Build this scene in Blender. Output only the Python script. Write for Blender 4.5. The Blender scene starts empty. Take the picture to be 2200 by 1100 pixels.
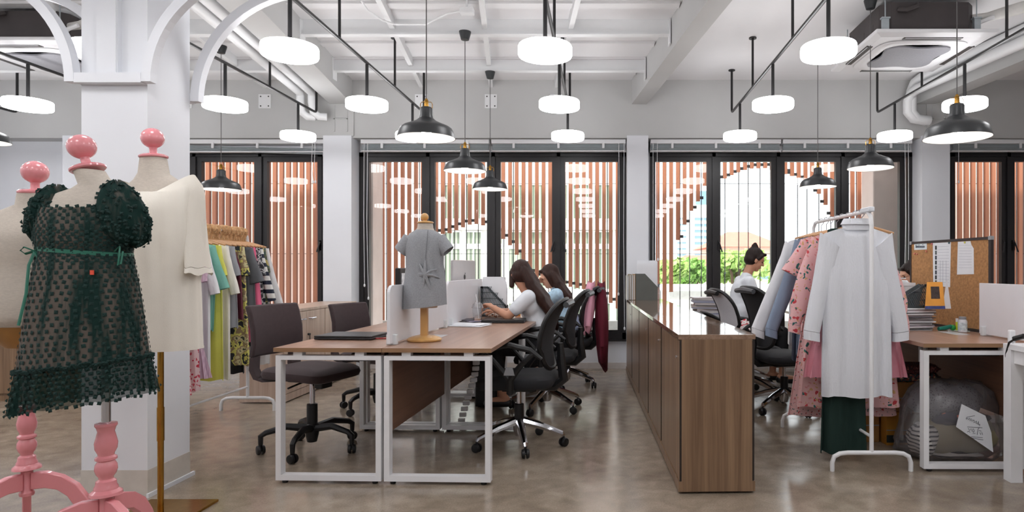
import bpy, math, random
from math import sin, cos, pi, radians as R
from mathutils import Vector, Matrix, noise as mnoise

scn = bpy.context.scene
# ------------------------------------------------------------------ camera
F, PX, PY, CH = 1380.0, 1295.0, 577.0, 1.185      # focal (px of a 2200 wide frame), principal point, eye height
cam_d = bpy.data.cameras.new('camera')
cam_d.sensor_width = 36.0
cam_d.lens = 36.0 * F / 2200
cam_d.shift_x = -(PX - 1100) / 2200
cam_d.shift_y = (PY - 550) / 2200
cam_d.clip_start = 0.05
cam_d.clip_end = 400
cam = bpy.data.objects.new('camera', cam_d)
cam.location = (0, 0, CH)
cam.rotation_euler = (pi / 2, 0, 0)
scn.collection.objects.link(cam)
scn.camera = cam
# ------------------------------------------------------------------ sky, sun, exposure
world = bpy.data.worlds.new('sky')
scn.world = world
world.use_nodes = True
bg = world.node_tree.nodes['Background']
bg.inputs[0].default_value = (0.93, 0.96, 1.0, 1)
bg.inputs[1].default_value = 3.2
sun_d = bpy.data.lights.new('sun', 'SUN')
sun_d.energy = 3.4
sun_d.angle = R(3)
sun_d.color = (1.0, 0.93, 0.84)
sun = bpy.data.objects.new('sun', sun_d)
sun.rotation_euler = (R(42), 0, R(-28))            # high sun behind the building, lighting the street side
scn.collection.objects.link(sun)
scn.view_settings.view_transform = 'Standard'
scn.view_settings.look = 'None'
scn.view_settings.exposure = 0.0
scn.view_settings.gamma = 1.0
scn.view_settings.use_curve_mapping = False
scn.cycles.max_bounces = 7
scn.cycles.diffuse_bounces = 4
scn.cycles.glossy_bounces = 4
scn.cycles.transparent_max_bounces = 12
scn.cycles.sample_clamp_indirect = 3.0
scn.cycles.use_denoising = True
DISC_POWER = 14.0

rnd = random.Random(7)

# ------------------------------------------------------------------ helpers
def P(px, py, y):
    """point at depth y seen at pixel (px, py)"""
    return Vector(((px - PX) * y / F, y, CH + (PY - py) * y / F))
def G(px, py, z=0.0):
    """point of the horizontal plane at height z seen at pixel (px, py)"""
    y = F * (CH - z) / (py - PY)
    return Vector(((px - PX) * y / F, y, z))

def lin(c):
    out = []
    for v in c[:3]:
        v = v / 255.0
        out.append(v / 12.92 if v <= 0.04045 else ((v + 0.055) / 1.055) ** 2.4)
    return (out[0], out[1], out[2], 1.0)

class MB:
    """collects shapes of ONE part"""
    def __init__(s):
        s.v, s.f = [], []
    def add(s, vs, fs, m=None):
        o = len(s.v)
        s.v += [tuple(m @ Vector(p)) if m is not None else tuple(p) for p in vs]
        s.f += [tuple(i + o for i in f) for f in fs]
        return s
    def box(s, x0, x1, y0, y1, z0, z1, m=None):
        vs = [(x0, y0, z0), (x1, y0, z0), (x1, y1, z0), (x0, y1, z0), (x0, y0, z1), (x1, y0, z1), (x1, y1, z1), (x0, y1, z1)]
        fs = [(0, 3, 2, 1), (4, 5, 6, 7), (0, 1, 5, 4), (1, 2, 6, 5), (2, 3, 7, 6), (3, 0, 4, 7)]
        return s.add(vs, fs, m)
    def cbox(s, c, d, m=None):
        return s.box(c[0] - d[0] / 2, c[0] + d[0] / 2, c[1] - d[1] / 2, c[1] + d[1] / 2, c[2] - d[2] / 2, c[2] + d[2] / 2, m)
    def loft(s, rings, cap0=True, cap1=True, closed=True):
        n = len(rings[0]); vs = [p for r in rings for p in r]; fs = []
        for i in range(len(rings) - 1):
            for j in range(n if closed else n - 1):
                k = (j + 1) % n
                fs.append((i * n + j, i * n + k, (i + 1) * n + k, (i + 1) * n + j))
        if cap0: fs.append(tuple(range(n - 1, -1, -1)))
        if cap1: fs.append(tuple((len(rings) - 1) * n + j for j in range(n)))
        return s.add(vs, fs)
    def tube(s, pts, r, n=8, cap=True, closed=False, flat=1.0):
        pts = [Vector(p) for p in pts]; rings = []; up = None
        m = len(pts)
        for i, p in enumerate(pts):
            if closed: t = pts[(i + 1) % m] - pts[i - 1]
            else: t = pts[min(i + 1, m - 1)] - pts[max(i - 1, 0)]
            if t.length < 1e-9: t = Vector((0, 0, 1))
            t.normalize()
            if up is None:
                a = Vector((0, 0, 1)) if abs(t.z) < .9 else Vector((0, 1, 0))
            else: a = up
            b = t.cross(a).normalized(); up = b.cross(t).normalized()
            rr = r[i] if isinstance(r, (list, tuple)) else r
            rings.append([tuple(p + b * (rr * cos(2 * pi * k / n)) + up * (rr * flat * sin(2 * pi * k / n))) for k in range(n)])
        if closed: rings.append(rings[0]); cap = False
        return s.loft(rings, cap, cap)
    def lathe(s, prof, c=(0, 0, 0), n=20, cap0=True, cap1=True, m=None):
        rings = [[(c[0] + r * cos(2 * pi * k / n), c[1] + r * sin(2 * pi * k / n), c[2] + z) for k in range(n)] for r, z in prof]
        if m is not None: rings = [[tuple(m @ Vector(p)) for p in r] for r in rings]
        return s.loft(rings, cap0, cap1)
    def ball(s, c, r, n=16, m=10, mat=None):
        if not isinstance(r, (list, tuple)): r = (r, r, r)
        rings = []
        for i in range(1, m):
            a = -pi / 2 + pi * i / m
            rings.append([(c[0] + r[0] * cos(a) * cos(2 * pi * k / n), c[1] + r[1] * cos(a) * sin(2 * pi * k / n), c[2] + r[2] * sin(a)) for k in range(n)])
        vs = [p for q in rings for p in q]; fs = []
        for i in range(len(rings) - 1):
            for j in range(n):
                k = (j + 1) % n
                fs.append((i * n + j, i * n + k, (i + 1) * n + k, (i + 1) * n + j))
        b = len(vs); vs += [(c[0], c[1], c[2] - r[2]), (c[0], c[1], c[2] + r[2])]
        L = (len(rings) - 1) * n
        for j in range(n):
            k = (j + 1) % n
            fs.append((b, k, j)); fs.append((b + 1, L + j, L + k))
        return s.add(vs, fs, mat)
    def capsule(s, a, b, ra, rb, n=12):
        """tapered limb with round ends"""
        a, b = Vector(a), Vector(b); d = (b - a)
        if d.length < 1e-6: return s.ball(a, ra)
        t = d.normalized(); u = t.orthogonal().normalized(); w = t.cross(u)
        rings = []
        for i in range(1, 5):
            q = -pi / 2 + pi / 2 * i / 5
            rings.append((a + t * (ra * sin(q)), ra * cos(q)))
        rings.append((a, ra)); rings.append((b, rb))
        for i in range(1, 5):
            q = pi / 2 * i / 5
            rings.append((b + t * (rb * sin(q)), rb * cos(q)))
        return s.loft([[tuple(c + u * (r * cos(2 * pi * k / n)) + w * (r * sin(2 * pi * k / n))) for k in range(n)] for c, r in rings])
    def prism(s, poly, t0, t1, plane='xz', m=None):
        """outline extruded along the third axis"""
        def q(p, t):
            return {'xy': (p[0], p[1], t), 'xz': (p[0], t, p[1]), 'yz': (t, p[0], p[1])}[plane]
        n = len(poly)
        vs = [q(p, t0) for p in poly] + [q(p, t1) for p in poly]
        fs = [tuple(range(n - 1, -1, -1)), tuple(range(n, 2 * n))]
        fs += [(i, (i + 1) % n, n + (i + 1) % n, n + i) for i in range(n)]
        return s.add(vs, fs, m)
    def build(s, name, mat, parent=None, smooth=True, bevel=0.0, at=(0, 0, 0), ang=38, seg=2):
        o0 = Vector(at)
        me = bpy.data.meshes.new(name)
        me.from_pydata([tuple(Vector(p) - o0) for p in s.v], [], s.f)
        me.update()
        import bmesh
        bm = bmesh.new(); bm.from_mesh(me)
        bmesh.ops.recalc_face_normals(bm, faces=bm.faces)
        bm.to_mesh(me); bm.free()
        if smooth:
            me.polygons.foreach_set('use_smooth', [True] * len(me.polygons))
            try: me.set_sharp_from_angle(angle=R(ang))
            except Exception: pass
        if mat is not None:
            me.materials.append(mat)
        return link(name, me, parent, bevel, tuple(o0) if parent is None else (0, 0, 0), seg)

def link(name, me, parent=None, bevel=0.0, loc=(0, 0, 0), seg=2):
    o = bpy.data.objects.new(name, me)
    scn.collection.objects.link(o)
    o.location = loc
    if parent is not None: o.parent = parent
    if bevel > 0:
        b = o.modifiers.new('bevel', 'BEVEL'); b.width = bevel; b.segments = seg; b.limit_method = 'ANGLE'; b.angle_limit = R(40)
        b.harden_normals = False
    return o

def tag(o, label, cat, group=None, kind=None):
    o['label'] = label; o['category'] = cat
    if group: o['group'] = group
    if kind: o['kind'] = kind
    return o
def struct(o):
    o['kind'] = 'structure'
    return o
def thing(name, label, cat, loc=(0, 0, 0), rz=0.0, group=None, kind=None):
    o = bpy.data.objects.new(name, None)
    o.empty_display_size = .1
    scn.collection.objects.link(o)
    o.location = loc; o.rotation_euler = (0, 0, rz)
    if kind == 'structure': o['kind'] = kind
    else: tag(o, label, cat, group, kind)
    return o
def copy_tree(o, parent=None):
    c = o.copy(); scn.collection.objects.link(c); c.parent = parent
    for ch in list(o.children): copy_tree(ch, c)
    return c

# ------------------------------------------------------------------ materials
_M = {}
def base(name):
    m = bpy.data.materials.new(name); m.use_nodes = True
    nt = m.node_tree
    return m, nt, nt.nodes['Principled BSDF']
def setp(b, key, val):
    for k in (key if isinstance(key, tuple) else (key,)):
        if k in b.inputs:
            b.inputs[k].default_value = val; return
def mat(name, c, rough=.55, metal=0.0, var=.06, scale=14.0, bump=0.0, bscale=None, spec=.5, coat=0.0, emit=0.0, sheen=0.0, stretch=(1, 1, 1)):
    """plain paint / plastic / cloth with slight procedural variation"""
    if name in _M: return _M[name]
    m, nt, b = base(name)
    L = nt.links
    tc = nt.nodes.new('ShaderNodeTexCoord'); mp = nt.nodes.new('ShaderNodeMapping'); mp.inputs['Scale'].default_value = stretch
    L.new(tc.outputs['Object'], mp.inputs['Vector'])
    nz = nt.nodes.new('ShaderNodeTexNoise'); nz.inputs['Scale'].default_value = scale; nz.inputs['Detail'].default_value = 4
    L.new(mp.outputs['Vector'], nz.inputs['Vector'])
    cr = nt.nodes.new('ShaderNodeValToRGB')
    k = lin(c)
    cr.color_ramp.elements[0].position = .3; cr.color_ramp.elements[1].position = .7
    cr.color_ramp.elements[0].color = tuple(v * (1 - var) for v in k[:3]) + (1,)
    cr.color_ramp.elements[1].color = tuple(min(1, v * (1 + var)) for v in k[:3]) + (1,)
    L.new(nz.outputs['Fac'], cr.inputs['Fac'])
    L.new(cr.outputs['Color'], b.inputs['Base Color'])
    setp(b, 'Roughness', rough); setp(b, 'Metallic', metal)
    setp(b, ('Specular IOR Level', 'Specular'), spec)
    if coat: setp(b, ('Coat Weight', 'Clearcoat'), coat); setp(b, ('Coat Roughness',), .05)
    if sheen: setp(b, ('Sheen Weight', 'Sheen'), sheen)
    if emit:
        setp(b, ('Emission Color', 'Emission'), k); setp(b, 'Emission Strength', emit)
    if bump:
        nb = nt.nodes.new('ShaderNodeTexNoise'); nb.inputs['Scale'].default_value = bscale or scale * 3; nb.inputs['Detail'].default_value = 3
        L.new(mp.outputs['Vector'], nb.inputs['Vector'])
        bp = nt.nodes.new('ShaderNodeBump'); bp.inputs['Strength'].default_value = bump; bp.inputs['Distance'].default_value = .01
        L.new(nb.outputs['Fac'], bp.inputs['Height']); L.new(bp.outputs['Normal'], b.inputs['Normal'])
    _M[name] = m
    return m
def wood(name, c1, c2, axis='z', rough=.35, scale=1.0, coat=0.0):
    if name in _M: return _M[name]
    m, nt, b = base(name); L = nt.links
    tc = nt.nodes.new('ShaderNodeTexCoord'); mp = nt.nodes.new('ShaderNodeMapping')
    long = .6 * scale; fine = 22 * scale
    mp.inputs['Scale'].default_value = {'x': (long, fine, fine), 'y': (fine, long, fine), 'z': (fine, fine, long)}[axis]
    L.new(tc.outputs['Object'], mp.inputs['Vector'])
    n1 = nt.nodes.new('ShaderNodeTexNoise'); n1.inputs['Scale'].default_value = 1.0; n1.inputs['Detail'].default_value = 8; n1.inputs['Distortion'].default_value = .3
    n2 = nt.nodes.new('ShaderNodeTexNoise'); n2.inputs['Scale'].default_value = 5.0; n2.inputs['Detail'].default_value = 3
    L.new(mp.outputs['Vector'], n1.inputs['Vector']); L.new(mp.outputs['Vector'], n2.inputs['Vector'])
    ad = nt.nodes.new('ShaderNodeMix'); ad.data_type = 'FLOAT'; ad.inputs[0].default_value = .3
    L.new(n1.outputs['Fac'], ad.inputs[2]); L.new(n2.outputs['Fac'], ad.inputs[3])
    cr = nt.nodes.new('ShaderNodeValToRGB')
    cr.color_ramp.elements[0].position = .34; cr.color_ramp.elements[1].position = .66
    cr.color_ramp.elements[0].color = lin(c1); cr.color_ramp.elements[1].color = lin(c2)
    L.new(ad.outputs[0], cr.inputs['Fac']); L.new(cr.outputs['Color'], b.inputs['Base Color'])
    setp(b, 'Roughness', rough)
    if coat: setp(b, ('Coat Weight', 'Clearcoat'), coat)
    bp = nt.nodes.new('ShaderNodeBump'); bp.inputs['Strength'].default_value = .08; bp.inputs['Distance'].default_value = .003
    L.new(n2.outputs['Fac'], bp.inputs['Height']); L.new(bp.outputs['Normal'], b.inputs['Normal'])
    _M[name] = m
    return m
def glass(name, tint=(1, 1, 1), refl=.08, rough=0.0, body=0.0, bodyc=(255, 255, 255)):
    """thin sheet: transparent with fresnel reflection, optional milky body"""
    if name in _M: return _M[name]
    m = bpy.data.materials.new(name); m.use_nodes = True
    nt = m.node_tree; nt.nodes.clear(); L = nt.links
    out = nt.nodes.new('ShaderNodeOutputMaterial')
    tr = nt.nodes.new('ShaderNodeBsdfTransparent'); tr.inputs[0].default_value = tuple(tint) + (1,)
    gl = nt.nodes.new('ShaderNodeBsdfGlossy'); gl.inputs['Roughness'].default_value = rough
    fr = nt.nodes.new('ShaderNodeLayerWeight'); fr.inputs['Blend'].default_value = .22
    mt = nt.nodes.new('ShaderNodeMath'); mt.operation = 'MULTIPLY_ADD'; mt.inputs[1].default_value = .7; mt.inputs[2].default_value = refl
    L.new(fr.outputs['Fresnel'], mt.inputs[0])
    mx = nt.nodes.new('ShaderNodeMixShader'); L.new(mt.outputs[0], mx.inputs[0])
    if body > 0:
        df = nt.nodes.new('ShaderNodeBsdfDiffuse'); df.inputs[0].default_value = lin(bodyc)
        m2 = nt.nodes.new('ShaderNodeMixShader'); m2.inputs[0].default_value = body
        L.new(tr.outputs[0], m2.inputs[1]); L.new(df.outputs[0], m2.inputs[2]); L.new(m2.outputs[0], mx.inputs[1])
    else:
        L.new(tr.outputs[0], mx.inputs[1])
    L.new(gl.outputs[0], mx.inputs[2]); L.new(mx.outputs[0], out.inputs[0])
    _M[name] = m
    return m
def emitter(name, c, s):
    if name in _M: return _M[name]
    m, nt, b = base(name)
    b.inputs['Base Color'].default_value = lin(c)
    setp(b, ('Emission Color', 'Emission'), lin(c)); setp(b, 'Emission Strength', s)
    _M[name] = m
    return m
def spots(name, ground, cols, scale=30.0, thr=.25, rough=.8, stretch=(1, 1, 1), kind='F1'):
    """printed cloth: voronoi motifs in the given colours over a ground"""
    if name in _M: return _M[name]
    m, nt, b = base(name); L = nt.links
    tc = nt.nodes.new('ShaderNodeTexCoord'); mp = nt.nodes.new('ShaderNodeMapping'); mp.inputs['Scale'].default_value = stretch
    L.new(tc.outputs['Object'], mp.inputs['Vector'])
    nz = nt.nodes.new('ShaderNodeTexNoise'); nz.inputs['Scale'].default_value = scale * 1.3
    L.new(mp.outputs['Vector'], nz.inputs['Vector'])
    va = nt.nodes.new('ShaderNodeVectorMath'); va.operation = 'MULTIPLY_ADD'; va.inputs[1].default_value = (1.1 / scale,) * 3
    L.new(nz.outputs['Color'], va.inputs[0]); L.new(mp.outputs['Vector'], va.inputs[2])
    prev = None
    for i, (c, sc, th) in enumerate([(cols[i], scale * (1 + .37 * i), thr) for i in range(len(cols))]):
        vo = nt.nodes.new('ShaderNodeTexVoronoi'); vo.inputs['Scale'].default_value = sc
        L.new(va.outputs[0], vo.inputs['Vector'])
        lt = nt.nodes.new('ShaderNodeMath'); lt.operation = 'LESS_THAN'; lt.inputs[1].default_value = th
        L.new(vo.outputs['Distance'], lt.inputs[0])
        mx = nt.nodes.new('ShaderNodeMix'); mx.data_type = 'RGBA'
        L.new(lt.outputs[0], mx.inputs[0]); mx.inputs[7].default_value = lin(c)
        if prev is None: mx.inputs[6].default_value = lin(ground)
        else: L.new(prev, mx.inputs[6])
        prev = mx.outputs[2]
    L.new(prev, b.inputs['Base Color']); setp(b, 'Roughness', rough); setp(b, ('Specular IOR Level', 'Specular'), .2)
    _M[name] = m
    return m
def camo(name, cols, scale=9.0):
    if name in _M: return _M[name]
    m, nt, b = base(name); L = nt.links
    tc = nt.nodes.new('ShaderNodeTexCoord'); nz = nt.nodes.new('ShaderNodeTexNoise'); nz.inputs['Scale'].default_value = scale; nz.inputs['Detail'].default_value = 2
    L.new(tc.outputs['Object'], nz.inputs['Vector'])
    cr = nt.nodes.new('ShaderNodeValToRGB'); cr.color_ramp.interpolation = 'CONSTANT'
    e = cr.color_ramp.elements
    e[0].position = 0; e[0].color = lin(cols[0]); e[1].position = .42; e[1].color = lin(cols[1])
    for i, c in enumerate(cols[2:]):
        q = e.new(.42 + .08 * (i + 1)); q.color = lin(c)
    L.new(nz.outputs['Fac'], cr.inputs['Fac']); L.new(cr.outputs['Color'], b.inputs['Base Color'])
    setp(b, 'Roughness', .85)
    _M[name] = m
    return m
def stripes(name, c1, c2, freq, axis=2, duty=.5, rough=.8):
    if name in _M: return _M[name]
    m, nt, b = base(name); L = nt.links
    tc = nt.nodes.new('ShaderNodeTexCoord'); sp = nt.nodes.new('ShaderNodeSeparateXYZ')
    L.new(tc.outputs['Object'], sp.inputs[0])
    a = nt.nodes.new('ShaderNodeMath'); a.operation = 'MULTIPLY'; a.inputs[1].default_value = freq; L.new(sp.outputs[axis], a.inputs[0])
    f = nt.nodes.new('ShaderNodeMath'); f.operation = 'FRACT'; L.new(a.outputs[0], f.inputs[0])
    g = nt.nodes.new('ShaderNodeMath'); g.operation = 'LESS_THAN'; g.inputs[1].default_value = duty; L.new(f.outputs[0], g.inputs[0])
    mx = nt.nodes.new('ShaderNodeMix'); mx.data_type = 'RGBA'; L.new(g.outputs[0], mx.inputs[0])
    mx.inputs[6].default_value = lin(c1); mx.inputs[7].default_value = lin(c2)
    L.new(mx.outputs[2], b.inputs['Base Color']); setp(b, 'Roughness', rough)
    _M[name] = m
    return m
def concrete_floor():
    m, nt, b = base('polished_concrete'); L = nt.links
    tc = nt.nodes.new('ShaderNodeTexCoord')
    def nz(sc, det, dist=0):
        n = nt.nodes.new('ShaderNodeTexNoise'); n.inputs['Scale'].default_value = sc; n.inputs['Detail'].default_value = det; n.inputs['Distortion'].default_value = dist
        L.new(tc.outputs['Object'], n.inputs['Vector']); return n
    a, c, d = nz(1.1, 6, .6), nz(9, 8, .4), nz(120, 3)
    def mixf(x, y, f):
        q = nt.nodes.new('ShaderNodeMix'); q.data_type = 'FLOAT'; q.inputs[0].default_value = f
        L.new(x, q.inputs[2]); L.new(y, q.inputs[3]); return q.outputs[0]
    v = mixf(mixf(a.outputs['Fac'], c.outputs['Fac'], .4), d.outputs['Fac'], .22)
    cr = nt.nodes.new('ShaderNodeValToRGB'); e = cr.color_ramp.elements
    e[0].position = .34; e[0].color = lin((117, 104, 91)); e[1].position = .66; e[1].color = lin((178, 165, 148))
    q = e.new(.5); q.color = lin((149, 135, 119))
    L.new(v, cr.inputs['Fac']); L.new(cr.outputs['Color'], b.inputs['Base Color'])
    rr = nt.nodes.new('ShaderNodeMapRange'); rr.inputs['To Min'].default_value = .10; rr.inputs['To Max'].default_value = .26
    L.new(c.outputs['Fac'], rr.inputs['Value']); L.new(rr.outputs[0], b.inputs['Roughness'])
    setp(b, ('Specular IOR Level', 'Specular'), .6)
    n2 = nz(3.5, 2)
    bp = nt.nodes.new('ShaderNodeBump'); bp.inputs['Strength'].default_value = .1; bp.inputs['Distance'].default_value = .02
    L.new(n2.outputs['Fac'], bp.inputs['Height']); L.new(bp.outputs['Normal'], b.inputs['Normal'])
    return m

WHITE = mat('white_wall_paint', (230, 232, 237), .6, var=.015, scale=3)
BEAMG = mat('grey_beam_paint', (192, 192, 191), .6, var=.02, scale=3, bump=.05, bscale=30)
CEIL = mat('ceiling_paint', (230, 229, 230), .7, var=.015, scale=3)
STEELW = mat('white_painted_steel', (232, 233, 234), .45, var=.01)
BLACKF = mat('black_window_frame', (26, 23, 25), .4, var=.05)
BLACKP = mat('black_pipe_paint', (22, 21, 22), .4, var=.04)
WPOWDER = mat('white_powder_coat', (238, 238, 240), .35, var=.01)
PLASTB = mat('black_plastic', (20, 20, 22), .45, var=.05)
CHROME = mat('chrome', (205, 205, 210), .12, metal=1.0, var=.02)
BRASS = mat('brass', (176, 132, 60), .22, metal=1.0, var=.1, scale=30)
PANE = glass('window_glass', (.96, .975, .97), .016)
DESKW = wood('desk_laminate', (150, 116, 98), (178, 143, 122), 'y', .28)
EDGEW = wood('desk_edge', (138, 104, 76), (158, 124, 92), 'x', .4)
CABW = wood('walnut_cabinet', (104, 78, 58), (150, 121, 94), 'z', .33)
CABT = wood('walnut_cabinet_top', (120, 92, 74), (152, 124, 102), 'y', .07, coat=.6)
CABL = wood('pale_cabinet', (176, 150, 132), (206, 184, 168), 'z', .35)
PANELW = wood('modesty_panel_wood', (106, 74, 58), (134, 97, 76), 'y', .4)
# ------------------------------------------------------------------ room shell
YF, YB, YC = 7.62, 7.40, 7.37         # window wall, beam above it, faces of the columns
XL, XR, Y0, CZ = -7.2, 6.6, -4.0, 3.357
def fx(px, y=YF): return (px - PX) * y / F
def fz(py, y=YF): return CH + (PY - py) * y / F

struct(MB().box(XL - .2, XR + .2, Y0 - .2, YF + .2, -.2, 0).build('floor', concrete_floor(), smooth=False))
struct(MB().box(XL - .2, XR + .2, Y0 - .2, YF + .2, CZ, CZ + .3).build('ceiling', CEIL, smooth=False))
struct(MB().box(XL - .2, XL, Y0, YF + .2, 0, CZ).build('wall_left', WHITE, smooth=False))
struct(MB().box(XR, XR + .2, Y0, YF + .2, 0, CZ).build('wall_right', WHITE, smooth=False))
struct(MB().box(XL - .2, XR + .2, Y0 - .2, Y0, 0, CZ).build('wall_back', WHITE, smooth=False))
WB, WT = fz(728), fz(328)
wins = [(fx(278), fx(693)), (fx(773), fx(1346)), (fx(1396), fx(1958)), (fx(2041), fx(2600))]
wf = MB()
wf.box(XL, XR, YF, YF + .2, 0, WB)
edges = [XL] + [e for w in wins for e in w] + [XR]
for i in range(0, len(edges), 2):
    wf.box(edges[i], edges[i + 1], YF, YF + .2, WB, 2.70)
wf.box(XL, XR, YF, YF + .2, WT, 2.70)
struct(wf.build('wall_front', WHITE, smooth=False))
struct(MB().box(XL, XR, YB, YF + .2, 2.69, CZ).build('wall_front_beam', BEAMG, smooth=False))
struct(MB().box(XL, wins[0][0] - .02, YF - .012, YF, 0, 2.69).build('trim_1', WHITE, smooth=False))
struct(MB().box(XL, XR, YF - .012, YF, 0, .07).build('baseboard_front', mat('skirting', (205, 198, 194), .5)))
for i, (a, b) in enumerate([(-3.21, -2.884), (.278, .523), (3.664, 3.984), (-6.2, -5.9)]):
    m = MB().box(a, b, YC, YF + .2, 0, 2.712)
    o = struct(m.build('column_%d' % (i + 1), WHITE, smooth=False))
    if i in (0, 2):
        k = MB().box(a + .06, b + .02, YC + .012, YB + .01, 2.712, 3.15)
        k.build('upper_shaft', BEAMG, o, smooth=False).location = (0, 0, 0)
        f = MB().box(a + .045, b + .035, YC, YB + .01, 3.12, 3.15); f.build('cap', BEAMG, o, smooth=False)
        f = MB().box(a + .12, a + .135, YC + .004, YB, 2.76, 3.06).box(b - .06, b - .045, YC + .004, YB, 2.76, 3.06).box(a + .12, b - .045, YC + .004, YB, 2.9, 2.912)
        f.build('moulding', BEAMG, o, smooth=False)
# sloped-plan concrete beams
SK = .143
def skewbeam(name, xl, xr, zb, zt, material, y0=Y0, y1=YB, parent=None):
    d = SK * (y1 - y0)
    return MB().prism([(xl + d, y0), (xr + d, y0), (xr, y1), (xl, y1)], zb, zt, 'xy').build(name, material, parent, smooth=False)
BX = [(-3.14, -2.885), (.332, .504), (3.60, 3.82)]
for i, (a, b) in enumerate(BX):
    struct(skewbeam('ceiling_beam_%d' % (i + 1), a, b, 3.078, CZ, BEAMG))
# steel joists across the two bays, and thin bars above them
def joist(x0, x1, y, k):
    o = thing('ceiling_joist_%d' % k, '', '', kind='structure')
    MB().box(x0, x1, y - .006, y + .006, 3.222, CZ).build('web', STEELW, o, smooth=False)
    MB().box(x0, x1, y - .035, y + .035, 3.214, 3.224).build('flange', STEELW, o, smooth=False)
    for x in (x0, x1):
        s = 1 if x == x1 else -1
        MB().box(min(x, x - s * .012), max(x, x - s * .012), y - .05, y + .05, 3.13, CZ - .01).build('end_plate', STEELW, o, smooth=False)
k = 1
for y in (1.6, 2.6, 3.6, 4.6, 5.6, 6.62):
    d = SK * (YB - y)
    joist(BX[0][1] + d + .002, BX[1][0] + d - .002, y, k); k += 1
    joist(-6.9, BX[0][0] + d - .002, y, k); k += 1
k = 1
for xb in (-3.89, -2.09 - .42, -2.09, -1.287, -.536, -4.8, -5.7):
    if xb == -2.09 - .42: continue
    struct(skewbeam('ceiling_purlin_%d' % k, xb - .022, xb + .022, 3.27, CZ, STEELW)); k += 1
    pl = MB().box(xb - .07, xb + .07, YB - .012, YB, 3.03, 3.19)
    o = pl.build('trim_%d' % (k + 3), STEELW, smooth=False); struct(o)
    for sx, sz in ((-1, -1), (1, -1), (-1, 1), (1, 1)):
        MB().ball((xb + sx * .045, YB - .013, 3.11 + sz * .055), .008, 8, 6).build('bolt', BLACKP, o)
rb = MB()
for i in range(16):
    y = .2 + i * .46
    rb.box(XL, BX[1][0] + SK * (YB - y) - .01, y - .05, y + .05, CZ - .022, CZ)
o = rb.build('ceiling_deck', CEIL, smooth=False); struct(o)
# white pipes that run beside the beams
def pipe(name, label, pts, r):
    tag(MB().tube(pts, r, 12).build(name, STEELW), label, 'pipe', 'white pipes along the ceiling beams')
for j, (dx, w) in enumerate(((-.11, 'inner'), (-.24, 'outer'))):
    x = BX[0][0] + dx
    yy = 7.18
    pts = [(x + SK * (yy - y), y, 3.15) for y in (3.8, 4.5, 6.0, yy - .06)] + [(x, yy - .01, 3.145), (x, yy, 3.12), (x, yy, 3.04 - .04 * j), (x + .01, yy + .02, 2.94), (x + .05, yy + .06, 2.90), (x + .13, yy + .09, 2.90)]
    pipe('drain_pipe', '%s of the two white pipes bending down the beam behind the disc lights' % w, pts, .045)
for j, (dx, z, w) in enumerate(((-.10, 3.29, 'upper'), (-.14, 3.17, 'lower'))):
    x = BX[2][0] + dx
    pts = [(x + SK * (7.2 - y), y, z) for y in (2.5, 4.5, 6.0, 7.1)] + [(x, 7.2, z - .02), (x - .02, 7.24, z - .1), (x - .02, 7.24, 2.95), (x + .05, 7.26, 2.88), (x + .2, 7.28, 2.86)]
    pipe('trunking_pipe', '%s white trunking pipe under the beam beside the ceiling cassette' % w, pts, .055)
cdp = [P(775, 0, 5.0), P(790, 22, 5.15), P(822, 44, 5.3), P(850, 52, 5.4), P(915, 52, 5.4), P(960, 30, 5.25), P(990, 24, 5.2)]
cd = thing('electrical_conduit', 'thin white conduit sagging under the ceiling with a junction box', 'conduit', tuple(cdp[-1]))
MB().tube(cdp, .008, 6).build('cable', STEELW, cd).location = -cdp[-1]
MB().cbox((.05, 0, 0), (.11, .07, .05)).build('junction_box', STEELW, cd, bevel=.006)
MB().tube([(.05, 0, .02), (.05, 0, CZ - cdp[-1].z)], .008, 6).build('riser', STEELW, cd)

# near white column with arch mouldings
NX0, NX1, NY0, NY1 = -2.698, -2.356, 3.324, 3.664
col = struct(MB().box(NX0, NX1, NY0, NY1, 0, CZ).build('column_5', WHITE, smooth=False))
BAND = mat('beige_base_paint', (206, 199, 190), .35)
MB().box(NX0 - .002, NX1 + .002, NY0 - .002, NY1 + .002, 0, .142).build('painted_base', BAND, col, smooth=False)
MB().box(NX1, NX1 + .012, NY0 - .01, NY1 + .03, 0, .022).build('floor_strip', WHITE, col, smooth=False)
MB().box(NX0 + .10, NX0 + .21, NY0 - .03, NY0, 2.14, CZ).build('pilaster', WHITE, col, smooth=False)
MB().box(NX0 + .19, NX0 + .205, NY0 - .036, NY0, 2.18, CZ).build('moulding', WHITE, col, smooth=False)
MB().box(NX0, NX1, NY0 - .05, NY0, 2.135, 2.185).build('ledge', WHITE, col, smooth=False)
MB().box(NX0, NX1, NY1, NY1 + .05, 2.135, 2.185).build('ledge', WHITE, col, smooth=False)
def arch(xs, sgn, y0, y1, n, rad=.585):
    w, z0, pts, inn = .048, 2.14, [], []
    N = 18
    for i in range(N + 1):
        a = pi / 2 * i / N
        pts.append((xs + sgn * (rad - rad * cos(a)), z0 + rad * sin(a)))
        inn.append((xs + sgn * (rad - (rad - w) * cos(a)), z0 + (rad - w) * sin(a)))
    out = pts + [(xs + sgn * rad, CZ), (xs + sgn * (rad + w), CZ), (xs + sgn * (rad + w), z0 + rad - w)] + inn[::-1][1:]
    m = MB()
    for i in range(N):
        m.prism([pts[i], pts[i + 1], inn[i + 1], inn[i]], y0, y1, 'xz')
    m.prism([(xs + sgn * (rad - w), z0 + rad), (xs + sgn * rad, z0 + rad), (xs + sgn * rad, CZ), (xs + sgn * (rad - w), CZ)], y0, y1, 'xz')
    o = m.build('trim_%d' % n, WHITE, smooth=False); struct(o)
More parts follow.
